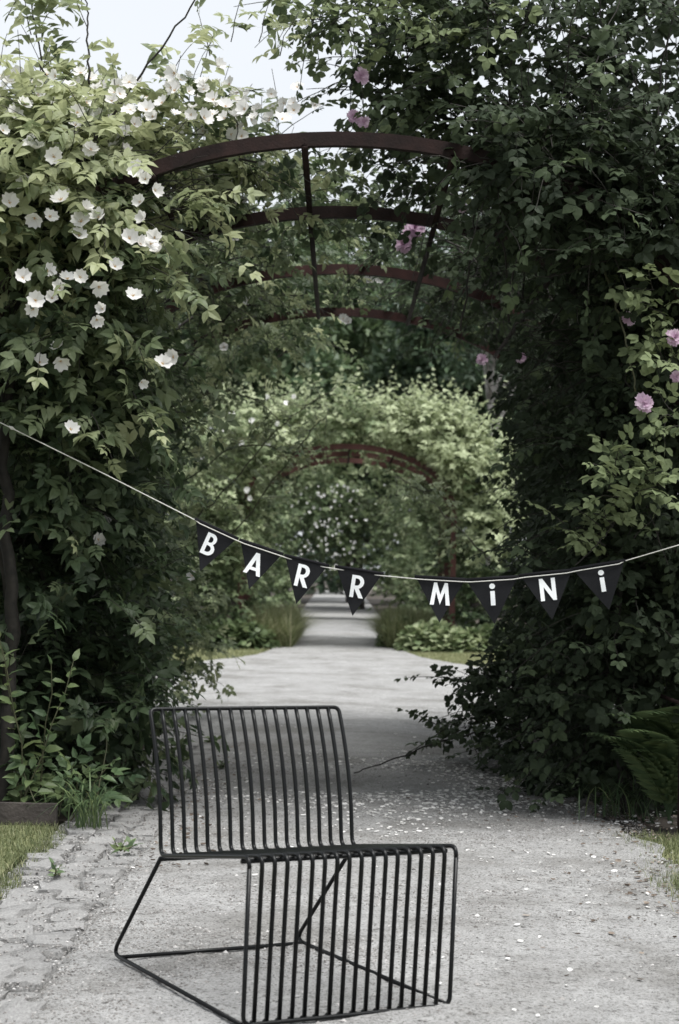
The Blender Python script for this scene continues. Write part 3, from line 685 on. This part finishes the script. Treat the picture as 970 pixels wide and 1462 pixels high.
# ------------------------------------------------------------------ bunting
FLAGS = [('B', (279.8, 741.5), (339.2, 768.8), (285.7, 815.7), (299.5, 777.5)), ('A', (343.5, 771), (403.5, 791), (355.7, 841.4), (364, 805)), ('R', (407.5, 793), (468.5, 807.5), (423.3, 862.5), (432, 822)), ('R', (480.4, 809), (546.4, 819), (503.5, 879.4), (510, 837.5)),
         ('M', (593.8, 823.3), (664.8, 827.5), (627.6, 888.8), (629, 848)), ('i', (665.7, 828), (739.6, 823.3), (706.7, 890.9), (703.8, 849)), ('N', (742.6, 821.6), (817, 814), (789, 885), (782.5, 841.5)), ('i', (817.8, 812.7), (891.8, 800.4), (870.7, 871), (860.5, 829.5))]
YB = 6.93
bunt = empty('bunting', at(570, 830, YB), 'string of eight black triangular flags with white letters across the arch', 'bunting')
sp = [at(-42, 585, 7.08), at(0, 603, YB), at(140, 672, YB), at(278, 742, YB)]
for _, a, b, c, d in FLAGS:
    for f in (.1, .9): sp.append(at(a[0] * (1 - f) + b[0] * f, (a[1] * (1 - f) + b[1] * f) + 3.4, YB - .004))
sp += [at(892, 801, YB), at(970, 778, YB), at(1075, 746, 7.08)]
acc = Acc(); tube(acc, sp, .002, 6); put('string', acc.mesh('string', True), bunt, mats=[M['string']])
acc = Acc(); kn = at(17, 611, YB); tube(acc, [kn + np.array([-.012, 0, .006]), kn, kn + np.array([.012, 0, -.006])], [.002, .0075, .002], 7); put('knot', acc.mesh('knot', True), bunt, mats=[M['string']])

def arc(cx, cy, rx, ry, a0, a1, n=12):
    return [(cx + rx * math.cos(math.radians(a)), cy + ry * math.sin(math.radians(a))) for a in np.linspace(a0, a1, n)]
def glyph(ch):
    """outlines, unit cap height, Futura-like bold"""
    if ch == 'A': return [[(-.40, 0), (-.22, 0), (-.15, .2), (.15, .2), (.22, 0), (.40, 0), (.09, 1), (-.09, 1)], [(-.10, .34), (.10, .34), (0, .70)]]
    if ch == 'B': return [[(-.28, 0), (-.02, 0)] + arc(.0, .285, .3, .285, -85, 62) + arc(-.02, .745, .25, .255, -42, 85) + [(-.28, 1)],
                          [(-.11, .15), (-.03, .15)] + arc(-.02, .295, .15, .145, -85, 85) + [(-.11, .44)], [(-.11, .58), (-.05, .58)] + arc(-.05, .715, .13, .135, -80, 80) + [(-.11, .85)]]
    if ch == 'R': return [[(-.28, 0), (-.11, 0), (-.11, .40), (.13, 0), (.34, 0), (.09, .42)] + arc(.0, .705, .29, .295, -62, 88) + [(-.28, 1)],
                          [(-.11, .54), (-.03, .54)] + arc(-.03, .70, .145, .16, -85, 85) + [(-.11, .86)]]
    if ch == 'M': return [[(-.45, 0), (-.27, 0), (-.2, .6), (0, .02), (.2, .6), (.27, 0), (.45, 0), (.31, 1), (.17, 1), (0, .46), (-.17, 1), (-.31, 1)]]
    if ch == 'N': return [[(-.36, 0), (-.18, 0), (-.18, .62), (.2, 0), (.36, 0), (.36, 1), (.18, 1), (.18, .38), (-.2, 1), (-.36, 1)]]
    return [[(-.105, 0), (.105, 0), (.105, .67), (-.105, .67)], arc(0, .89, .135, .125, 0, 342, 20)]

def letter_mesh(ch, size):
    cu = bpy.data.curves.new('letter', 'CURVE'); cu.dimensions = '2D'; cu.fill_mode = 'BOTH'; cu.extrude = .0008
    for pl in glyph(ch):
        s = cu.splines.new('POLY'); s.points.add(len(pl) - 1); s.use_cyclic_u = True
        for p, (x, y) in zip(s.points, pl): p.co = (x * size, (y - .5) * size, 0, 1)
    o = bpy.data.objects.new('letter_tmp', cu); COL.objects.link(o)
    bpy.context.view_layer.update()
    me = bpy.data.meshes.new_from_object(o.evaluated_get(bpy.context.evaluated_depsgraph_get())); me.name = 'letter'
    bpy.data.objects.remove(o); bpy.data.curves.remove(cu)
    me.materials.clear(); me.materials.append(M['letter']); return me

for k, (ch, a, b, c, d) in enumerate(FLAGS):
    A, B, C = (at(*p, YB) for p in (a, b, c))
    ex = norm(B - A); w = np.linalg.norm(B - A); ey = norm(np.cross(np.array([0, 1.0, 0]), ex)); ey = -ey if ey[2] < 0 else ey
    tipx = np.dot(C - A, ex); hgt = -np.dot(C - A, ey)
    bow = rng.choice([-1, 1]) * rng.uniform(.006, .014); ph = rng.uniform(0, 6.28)
    zf = lambda x, t: bow * math.sin(math.pi * min(max(x / w, 0), 1)) * (1 - .6 * t) + .008 * math.sin(t * 3.2 + ph) * t + .003 * math.sin(x / w * 9 + ph) * t
    N = 8; V = []; Fq = []; Ft = []
    for i in range(N + 1):                                # cloth triangle with a slight bow
        t = i / N; x0, x1 = tipx * t, w + (tipx - w) * t
        for j in range(N + 1):
            s = j / N; V.append((x0 + (x1 - x0) * s, -hgt * t, zf(x0 + (x1 - x0) * s, t)))
    for i in range(N):
        for j in range(N):
            q = [i * (N + 1) + j, i * (N + 1) + j + 1, (i + 1) * (N + 1) + j + 1, (i + 1) * (N + 1) + j]
            Fq.append(q)
    nV = len(V); V = np.array(V); V2 = V.copy(); V2[:, 2] -= .0018
    Fq = np.array(Fq); allF = np.concatenate([Fq, Fq[:, ::-1] + nV])
    me = mesh_np('pennant', np.concatenate([V, V2]), [allF], smooth=True); me.materials.append(M['felt'])
    o = bpy.data.objects.new('pennant', me); COL.objects.link(o); o.parent = bunt
    ez = np.cross(ex, ey); Mx = Matrix.Identity(4)
    for r_ in range(3): Mx[r_][0], Mx[r_][1], Mx[r_][2] = ex[r_], ey[r_], ez[r_]
    Mx.translation = Vector(A) - parent_loc(bunt); o.matrix_local = Mx
    sgn = 1 if ez[1] < 0 else -1
    D = at(*d, YB); lx, ly = np.dot(D - A, ex), np.dot(D - A, ey)
    lm = letter_mesh(ch, .085 if ch != 'i' else .082); flip = -1 if sgn < 0 else 1
    bm = bmesh.new(); bm.from_mesh(lm); bmesh.ops.triangulate(bm, faces=bm.faces[:]); bmesh.ops.subdivide_edges(bm, edges=[e for e in bm.edges if e.calc_length() > .02], cuts=1); bmesh.ops.triangulate(bm, faces=bm.faces[:])
    for v in bm.verts:
        v.co.z = v.co.z * .6 + sgn * .0032 + zf(lx + v.co.x, -(ly + v.co.y) / hgt); v.co.x += 0
    bm.to_mesh(lm); bm.free()
    lt = bpy.data.objects.new('letter', lm); COL.objects.link(lt); lt.parent = o
    lt.location = (lx, ly, 0)
    acc = Acc(); tube(acc, [(-.004, .0, 0), (w * .5, .001, bow), (w + .004, .0, 0)], .006, 6)
    put('hem', acc.mesh('hem', True), o, loc=(0, 0, 0), mats=[M['felt_hem']])

# ------------------------------------------------------------------ wire chair
CH = dict(w=.5153, yaw=.4783, x=.0409, y=4.022, yb=.797, ysb=.4907, zsb=.2976, zsf=.3692, yft=-.0132, ybt=.585, zbt=.6396)
chair = empty('lounge_chair', (CH['x'], CH['y'], float(path_h(np.array(CH['x']), np.array(CH['y'])))), 'black wire lounge chair of bent steel rods standing on the gravel path', 'chair')
chair.rotation_euler = (0, 0.006, CH['yaw'])
RR = .0053; w2 = CH['w'] / 2
def back_curve(x, n=12):
    """the back rod from the seat upward: upright, then bowing backwards"""
    out = []
    for t in np.linspace(0, 1, n):
        y = CH['ysb'] + (CH['ybt'] - CH['ysb']) * (.25 * t + .75 * t ** 2.2); out.append((x, y, CH['zsb'] + (CH['zbt'] - CH['zsb']) * t))
    return out
def rod_path(x):
    p = [(x, .0, RR), (x, CH['yft'], CH['zsf']), (x, CH['ysb'], CH['zsb'])]
    low = fillet(p + [back_curve(x)[3]], .026, 6)
    return np.concatenate([low, back_curve(x)[4:]])
NR = 18
for k in range(1, NR - 1):
    x = -w2 + CH['w'] * k / (NR - 1); pts = rod_path(x)
    pts = np.concatenate([[(x, .022, RR * .9), (x, .010, RR * .5)], pts[1:]])
    acc = Acc(); tube(acc, pts, RR, 8); put('rod', acc.mesh('rod', True), chair, loc=(0, 0, 0), mats=[M['black_metal']])
l, r = rod_path(-w2), rod_path(w2)                        # outer frame: one loop over both sides, the top rail and the bottom rail
bc_l, bc_r = back_curve(-w2), back_curve(w2)
acc = Acc(); top = fillet([bc_l[-2], bc_l[-1], bc_r[-1], bc_r[-2]], .03, 6)
loop = np.concatenate([l[1:-2], top, r[1:-2][::-1]])
tube(acc, loop, RR, 8); put('outer_frame', acc.mesh('outer_frame', True), chair, loc=(0, 0, 0), mats=[M['black_metal']])
acc = Acc(); tube(acc, fillet([l[1], (-w2, .0, RR), (w2, .0, RR), r[1]], .022, 6), RR, 8); put('bottom_rail', acc.mesh('bottom_rail', True), chair, loc=(0, 0, 0), mats=[M['black_metal']])
acc = Acc(); tube(acc, [(-w2, CH['ysb'], CH['zsb'] - RR * 1.6), (w2, CH['ysb'], CH['zsb'] - RR * 1.6)], RR, 8); put('seat_crossbar', acc.mesh('seat_crossbar', True), chair, loc=(0, 0, 0), mats=[M['black_metal']])
acc = Acc(); tube(acc, [(-w2, .03, CH['zsf'] - .017), (w2, .03, CH['zsf'] - .017)], RR, 8); put('seat_crossbar', acc.mesh('seat_crossbar', True), chair, loc=(0, 0, 0), mats=[M['black_metal']])
for s in (-1, 1):
    acc = Acc(); tube(acc, fillet([(s * w2, CH['ysb'], CH['zsb'] - RR), (s * w2, CH['yb'], RR), (s * w2, 0.01, RR)], .05, 8), RR, 8)
    put('leg', acc.mesh('leg', True), chair, loc=(0, 0, 0), mats=[M['black_metal']])
acc = Acc(); tube(acc, [(-w2, CH['yb'] - .05, RR), (w2, CH['yb'] - .05, RR)], RR, 8); put('floor_crossbar', acc.mesh('floor_crossbar', True), chair, loc=(0, 0, 0), mats=[M['black_metal']])

# ------------------------------------------------------------------ near plants at the foot of the arch
bd = Acc()
def box(acc, x0, x1, y0, y1, z0, z1):
    V = np.array([(x, y, z) for x in (x0, x1) for y in (y0, y1) for z in (z0, z1)])
    acc.add(V, [np.array([[0, 1, 3, 2], [4, 6, 7, 5], [0, 4, 5, 1], [2, 3, 7, 6], [0, 2, 6, 4], [1, 5, 7, 3]])])
box(bd, -3.0, -1.07, 7.0, 7.035, -.06, .075)
tag(put('border_board', bd.mesh('border_board'), mats=[M['board']]), 'low weathered brown board edging the bed behind the grass', 'garden edging')

HERB = [leaflet(1, .62, .15, .3), leaflet(1, .5, .15, .4)]
def herb_plant(name, label, cat, px, py, Y, stems_n, h, size, tint, tmpl, mat, lean=.25, spread=.06, nl=10, group=None, parts=60):
    b = gpx(px, py) if Y is None else np.array([at(px, py, Y)[0], Y, -.02]); root = empty(name, b, label, cat, group); lv, st = Leaves(), Acc()
    for k in range(stems_n):
        d = np.array([rng.normal(0, lean), rng.normal(0, lean), 1]); p = b + np.array([rng.normal(0, spread), rng.normal(0, spread), 0])
        shoot(lv, st, p, d, h * rng.uniform(.65, 1.1), nl, size, tint, .15, .0035, .3, .1, 4)
    finish(root, lv, st, tmpl, M[mat], parts, stem_mat='cane_green'); return root
BIG = [compound(70 + k, 2, .5, .6) for k in range(3)]
herb_plant('elder_seedling', 'broad-leaved green plant at the foot of the left hedge', 'plant', 95, 1165, None, 6, .34, .15, .42, BIG, 'herb', .45, .1, 6)
herb_plant('elder_seedling', 'broad-leaved green plant leaning over the stone edging', 'plant', 155, 1140, None, 4, .28, .16, .6, BIG, 'herb', .45, .07, 5)
herb_plant('elder_seedling', 'broad-leaved green plant behind the weathered board', 'plant', 25, 1160, None, 5, .4, .15, .35, BIG, 'herb', .4, .1, 6)
herb_plant('nettle', 'tall slender nettle with pointed leaves before the left hedge', 'plant', 52, 1165, None, 2, .68, .075, .6, HERB, 'herb', .08, .03, 22)
herb_plant('nettle', 'tall light green herb stems beside the left hedge', 'plant', 15, 1165, None, 3, .72, .08, .6, HERB, 'herb', .1, .06, 20)

def arcs(name, label, cat, base, n, ln, wd, tint, mat, spread=.03, side=0.0, parts=40):
    root = empty(name, base, label, cat); rest = Acc()
    for k in range(n):
        th = rng.uniform(0, 6.28); d = np.array([math.cos(th) + side, math.sin(th) - .3, 0]); d = d / np.linalg.norm(d) * rng.uniform(.45, 1.15); l_ = ln * rng.uniform(.6, 1.1); m = 7
        p = np.array(base) + np.array([rng.normal(0, spread), rng.normal(0, spread), 0]); pts = []
        for t in np.linspace(0, 1, m): pts.append(p + d * l_ * t ** 1.6 * .8 + np.array([0, 0, l_ * (t * 1.05 - .75 * t ** 2.3 * np.linalg.norm(d))]))
        pts = np.array(pts); sx = norm(np.cross(d, [0, 0, 1.0])); ww = wd * np.sin(np.linspace(.25, 1, m) * math.pi * .98)[:, None]
        V = np.concatenate([pts - sx * ww / 2, pts + sx * ww / 2]); q = np.array([[i, i + 1, m + i + 1, m + i] for i in range(m - 1)])
        tt = np.clip(tint + rng.normal(0, .15), 0, 1)
        if k < parts:
            acc = Acc(); acc.add(V, [q], tt); put('blade', acc.mesh('blade', True), root, mats=[M[mat]])
        else: rest.add(V, [q], tt)
    if rest.n: tag(put('blades', rest.mesh('blades', True), root, mats=[M[mat]]), kind='stuff')
arcs('grass_tuft', 'arching tuft of long grass beside the border board', 'grass tuft', gpx(128, 1182), 46, .34, .006, .6, 'herb')
arcs('grass_tuft', 'long grass tuft below the dark rose at the right path edge', 'grass tuft', gpx(885, 1165), 60, .34, .005, .4, 'herb', .07)
arcs('grass_tuft', 'small grass tuft under the fern', 'grass tuft', gpx(950, 1150), 34, .34, .006, .35, 'herb', .06)
for (px, py, n, lb) in ((82, 1250, 3, 'small weed on the stones beside the grass'), (178, 1215, 6, 'tiny weed tuft sprouting between stones'), (262, 1085, 8, 'green weeds at the foot of the left hedge behind the chair back'), (300, 1060, 8, 'green weeds growing by the path behind the chair back'), (318, 1095, 5, 'lone weed on the path edge behind the chair back')):
    herb_plant('weed', lb, 'weed', px, py, None, n, .05, .04, .5, HERB, 'herb', .9, .01, 4, parts=30)

def fern(px, py, n, ln, label):
    base = gpx(px, py); root = empty('fern', base, label, 'fern')
    for k in range(n):
        th = math.pi * (1.0 + .9 * (k + .5) / n) + rng.normal(0, .15); d = np.array([math.cos(th), math.sin(th) * .8, 0]); l_ = ln * rng.uniform(.8, 1.1); acc = Acc(); m = 22
        t = np.linspace(0, 1, m); pts = np.array(base) + d * (l_ * .62 * t ** 1.3)[:, None] + np.array([0, 0, 1.0]) * (l_ * (1.05 * t - .45 * t ** 2.8))[:, None]
        tube(acc, pts, np.linspace(.003, .001, m), 4, .3, False); tg = norm(np.gradient(pts, axis=0)); sd = norm(np.cross(tg, [0, 0, 1.0]))
        for i in range(3, m):
            ww = l_ * .24 * math.sin(math.pi * (.12 + .86 * t[i])) + .005
            for s in (-1, 1):
                v, f = leaflet(1, .26, .1, .15); R_ = frames((s * sd[i] + tg[i] * .35)[None], (np.cross(sd[i], tg[i]))[None])
                acc.inst((v, f), pts[i][None], R_, [ww], np.array([np.clip(.6 + rng.normal(0, .08), 0, 1)]))
        put('frond', acc.mesh('frond', True), root, mats=[M['herb']])
fern(955, 1172, 11, .6, 'green fern fanning out at the foot of the dark rose')
fern(990, 1170, 10, .74, 'taller fern rising behind the other against the dark rose')

# ------------------------------------------------------------------ beyond: planting round the second arbour
def far_rose(name, label, base, blobs, flowers=(), nparts=0, mat='hedge_far', size=.13, sprigs=0):
    root = empty(name, base, label, 'rose bush'); lv, st = Leaves(), Acc()
    for (c, r, n, ti) in blobs: blob(lv, st, c, r, int(n * 1.1), size * 1.1, ti + rng.normal(.04, .1), 8, (.25, .55), .35, .25, .45, .004)
    for k in range(sprigs):
        p = np.array([base[0] * .62 + rng.normal(0, .75), base[1] + rng.uniform(-.2, 1.5), rng.uniform(2.9, 3.2)])
        shoot(lv, st, p, np.array([rng.normal(0, .25), rng.normal(0, .2), 1.0]), rng.uniform(.35, .75), 10, .1, 1.0, .05, .004)
    finish(root, lv, st, TRIO, M[mat], nparts, far_keep)
    for (p, s) in flowers: flower(root, p, norm(np.array([rng.normal(0, .5), -1, rng.normal(.2, .4)])), s, False, False)
bl = []
for Y in (24.7, 26.1, 27.5):
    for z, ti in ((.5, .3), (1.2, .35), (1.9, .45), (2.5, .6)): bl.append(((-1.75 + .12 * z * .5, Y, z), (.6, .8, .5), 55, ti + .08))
    bl.append(((-1.1, Y, 2.85), (.65, .8, .35), 70, .7)); bl.append(((-.35, Y, 3.0), (.6, .6, .22), 34, .68))
bl += [((-2.2, 24.4, 2.2), (.7, .7, .8), 170, .85), ((-2.1, 24.4, 1.0), (.7, .7, .8), 130, .65), ((-1.0, 24.3, 2.6), (.55, .5, .35), 100, .85), ((-1.45, 24.2, 1.7), (.4, .4, .7), 100, .78)]
fl = [(at(rng.uniform(250, 420), rng.uniform(560, 720), 23.9), .045) for k in range(16)]
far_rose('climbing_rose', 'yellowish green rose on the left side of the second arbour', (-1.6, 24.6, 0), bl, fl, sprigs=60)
bl = []
for Y in (24.7, 26.1, 27.5):
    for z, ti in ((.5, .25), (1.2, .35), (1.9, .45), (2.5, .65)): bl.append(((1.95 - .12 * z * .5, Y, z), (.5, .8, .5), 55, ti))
    bl.append(((1.3, Y, 2.85), (.6, .8, .35), 70, .7)); bl.append(((.5, Y, 3.0), (.6, .6, .22), 34, .66))
bl += [((1.55, 24.3, 2.6), (.55, .5, .4), 170, 1.0), ((1.9, 24.3, 1.8), (.35, .5, .6), 110, .85), ((1.2, 24.4, 2.9), (.5, .5, .3), 90, .95), ((.8, 24.7, 3.0), (.6, .5, .3), 80, .85), ((-.1, 24.7, 3.05), (.5, .5, .25), 50, .75), ((2.3, 24.8, 1.2), (.5, .6, .9), 90, .4)]  # highest tints put the sun on the shoulder into the leaf colour
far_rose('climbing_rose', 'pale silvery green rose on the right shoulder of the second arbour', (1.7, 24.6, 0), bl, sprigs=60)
bl = []                                                   # thick leaves hanging from the second arbour's roof and sides
for Y in (27.6,):
    for X in (-.9, .7, 1.2): bl.append(((X, Y, 2.25 - .25 * abs(X - .1)), (.5, .7, .35), 45, .4))
for Y in (36, 38.5):
    for s in (-1, 1):
        for z in (.6, 1.4, 2.2): bl.append(((s * 1.5, Y, z), (.5, 1.0, .5), 50, .45))
bl += [((.8, 40, 1.6), (1.3, .8, .9), 200, .45), ((-1.6, 40, 1.5), (1.2, .8, 1.2), 160, .4), ((1.9, 40, .8), (1.0, .8, .9), 120, .4), ((-.2, 40, 2.3), (1.2, .8, .7), 160, .45), ((0, 40, 3.3), (2.2, .8, .7), 200, .5)]
fl = [(np.array([rng.normal(-.2, .4), rng.uniform(38.3, 39.2), rng.uniform(1.0, 2.9)]), rng.uniform(.018, .04)) for k in range(90)] + [(np.array([rng.uniform(-1.5, 1.6), rng.uniform(38.3, 39.2), rng.uniform(.8, 2.9)]), rng.uniform(.018, .035)) for k in range(60)]
far_rose('climbing_rose', 'rose thick with white blossom closing the end of the second arbour', (-.2, 40, 0), bl, fl, size=.15)

def mound(name, label, cat, c, r, n, size, tint, tmpl, mat, group=None):
    root = empty(name, (c[0], c[1], 0), label, cat, group); lv = Leaves(); st = Acc()
    u = norm(rng.normal(0, 1, (n, 3))); u[:, 2] = np.abs(u[:, 2]); P = np.array([c[0], c[1], 0]) + u * np.array(r) * rng.uniform(.6, 1.05, (n, 1))
    fw = norm(u + rng.normal(0, .5, (n, 3))); lv.add(P, fw, norm(u * .5 + np.array([0, 0, 1.]) + rng.normal(0, .3, (n, 3))), size * rng.uniform(.7, 1.2, n), np.clip(tint + rng.normal(0, .15, n), 0, 1))
    finish(root, lv, None, tmpl, M[mat], 0)
gl = 'low leafy mounds edging the second arbour'
for (px, Y, r, ti, lb) in ((285, 24.0, (.4, .3, .28), .45, 'low leafy mound under the yellowish rose'), (345, 24.0, (.45, .3, .3), .5, 'low leafy mound beside the tall left meadow grass'), (615, 24.0, (.42, .35, .36), .8, 'bright lime mound of leaves at the path corner'),
                           (655, 23.9, (.42, .3, .28), .85, 'bright lime mound of leaves before the red post'), (705, 24.0, (.45, .3, .3), .6, 'leafy mound between red post and dark rose'), (578, 25.2, (.35, .5, .35), .6, 'leafy mound beside the right meadow grass')):
    c = at(px, 900, Y); mound('leafy_mound', lb, 'plant', (c[0], Y), r, 700, .1, ti, [leaflet(1, .9, .1, .3, rnd=True)], 'hedge_far')
for (x0, x1, y0, y1, lb, ti) in ((-1.4, -.62, 24.2, 29, 'tall soft meadow grass leaning over the left path edge', .62), (.68, 1.3, 24.6, 28.5, 'tall soft grey-green grass at the right path edge', .55)):
    P = scatter(15000, x0, x1, y0, y1, lambda x, y: 0 * x - .03)
    blades('meadow_grass', P, .12, .68, .012, 1.5, M['grass'], lb, 'grass', np.clip(rng.normal(ti, .22, len(P)), 0, 1))

# shrubs that close the view on both sides
def shrub(px_or_x, Y, r, z, n, ti, label, mat='wood_mid', size=.16):
    root = empty('shrub', (px_or_x, Y, 0), label, 'shrub'); lv, st = Leaves(), Acc()
    blob(lv, st, (px_or_x, Y, z), r, n, size, ti, 8, (.3, .6), .3, .3, .3, .005)
    finish(root, lv, st, TRIO, M[mat], 0)
    cane(root, [(px_or_x, Y, -.05), (px_or_x + .05, Y, z * .6), (px_or_x, Y, z)], .035, .015)
shrub(-3.0, 9.6, (.9, 1.4, 1.5), 1.4, 380, .35, 'dark shrub standing outside the left rose wall')
shrub(-3.1, 12.6, (1.0, 1.3, 1.6), 1.5, 320, .4, 'tall shrub beside the cross path, left of the near arch')
shrub(3.0, 9.4, (.9, 1.4, 1.7), 1.6, 420, .22, 'dark shrub standing outside the right rose wall', 'wood_dark')
shrub(3.0, 12.6, (1.0, 1.3, 1.8), 1.7, 360, .25, 'dark tall shrub beside the cross path, right of the near arch', 'wood_dark')
shrub(-4.0, 25, (1.4, 1.4, 1.9), 1.7, 320, .45, 'green shrub left of the second arbour')
shrub(3.7, 25.6, (1.1, 1.4, 1.7), 1.6, 320, .3, 'dark shrub right of the second arbour', 'wood_dark')

# ------------------------------------------------------------------ trees of the wood behind
LT = [(np.array([[-.3, .2, 0], [0, 0, .05], [.3, .25, 0], [0, 1, -.1]]), [np.array([[0, 1, 2, 3]])])]
def tree(x, y, h, cr, label, mat, tint, bark='bark', zc=.55, nc=120, per=130, leaf=.27, r0=.16):
    root = empty('tree', (x, y, 0), label, 'tree'); lean = rng.normal(0, .04)
    tp = cane(root, [(x, y, -.1), (x + lean * h * .3, y, h * .3), (x + lean * h * .7 + rng.normal(0, .1), y, h * .62), (x + lean * h, y, h * .92)], r0, .03, bark, 'trunk', 14, .02, 9)
    lv = Leaves(); limbs = Acc()
    c = np.array([x + lean * h * .6, y, h * zc]); R = np.array([cr, cr, h * (1 - zc) * 1.02])
    for k in range(nc):
        u = norm(rng.normal(0, 1, 3)); q = rng.uniform(.35, 1.0) * (1 + .15 * math.sin(5 * u[0] + 3 * u[2] + k))
        p = c + u * R * q; rr = rng.uniform(.35, .75) * cr * .42
        if k % 3 == 0:
            i = int(np.clip((p[2] - .3 * h) / (.65 * h) * 13, 3, 12)); tube(limbs, [tp[i], (tp[i] + p) / 2 + np.array([0, 0, -.1]), p], [.05, .03, .012], 5, .5, False)
        m = per; v = norm(rng.normal(0, 1, (m, 3))); P = p + v * rr * rng.uniform(.3, 1.0, (m, 1)) * np.array([1.25, 1.25, .7])
        lv.add(P, norm(v + rng.normal(0, .6, (m, 3))), norm(v * .4 + np.array([0, 0, 1.0]) + rng.normal(0, .4, (m, 3))), leaf * rng.uniform(.6, 1.2, m), np.clip(tint + rng.normal(0, .12) + rng.normal(0, .1, m), 0, 1))
    P, Fw, U, S, T_ = lv.arr(); acc = Acc(); acc.inst(LT[0], P, frames(Fw, U), S, T_)
    tag(put('crown', acc.mesh('crown'), root, mats=[M[mat]]), kind='stuff')
    put('limbs', limbs.mesh('limbs', True), root, mats=[M[bark]])
tree(-2.6, 46, 10.2, 2.6, 'broad tree with a dark trunk above the left rose of the second arbour', 'wood_mid', .5)
tree(.6, 52, 11.4, 2.9, 'round-crowned mid green tree behind the middle of the second arbour', 'wood_mid', .55)
tree(3.6, 47, 10.5, 2.6, 'dark tree above the silvery right shoulder of the second arbour', 'wood_dark', .5)
tree(-6.5, 44, 9.5, 2.8, 'green tree standing left of the broad dark-trunked one', 'wood_mid', .45)
tree(7.2, 50, 12.5, 3.0, 'tall dark tree at the right of the wood', 'wood_dark', .45)
tree(2.9, 36, 9.0, 1.7, 'slender birch with a pale trunk beside the second arbour', 'wood_dark', .45, 'bark_pale', .72, 50, 100, .14, .075)
tree(3.55, 31, 9.5, 1.8, 'slender birch with a pale trunk standing before the first', 'wood_dark', .4, 'bark_pale', .74, 50, 100, .14, .075)
tree(-10.5, 52, 11, 3.2, 'large green tree at the far left of the wood', 'wood_mid', .4)
tree(11.5, 52, 12, 3.3, 'large dark tree at the far right of the wood', 'wood_dark', .45)
tree(-4.8, 60, 9.5, 3.2, 'dark tree deeper in the wood behind the dark trunk', 'wood_dark', .5)
tree(4.6, 62, 10, 3.4, 'dark tree deeper in the wood right of the path', 'wood_dark', .5)
tree(-2.0, 68, 14.5, 3.2, 'tall green tree deep in the wood behind the round-crowned one', 'wood_mid', .4)
tree(.4, 64, 13.6, 3.6, 'broad dark tree filling the gap behind the round-crowned tree', 'wood_dark', .7)
tree(2.4, 72, 15, 3.6, 'tall dark tree deep in the wood between birch and round-crowned tree', 'wood_dark', .6)
tree(-8.5, 66, 13, 3.4, 'tall dark tree at the back left of the wood', 'wood_dark', .5)
tree(-.9, 95, 11, 5.5, 'far tree closing the end of the path', 'wood_dark', .5, zc=.5, nc=90, leaf=.3)
#tree(4.7, 16.5, 7.2, 1.7, 'leafy dark tree overhanging the cross path on the right', 'wood_dark', .35, zc=.62, nc=60, per=110, leaf=.12, r0=.09)
for (x, y, lb) in ((-3.2, 56, 'dark bush under the trees left of the path'), (3.4, 56, 'dark bush under the trees right of the path'), (0.1, 88, 'dark bush at the far end of the path'), (-7.5, 50, 'dark bush below the green tree'), (7.5, 46, 'dark bush below the tall dark tree')):
    shrub(x, y, (2.3, 1.2, 1.6), 1.4, 320, .3, lb, 'wood_dark', .26)
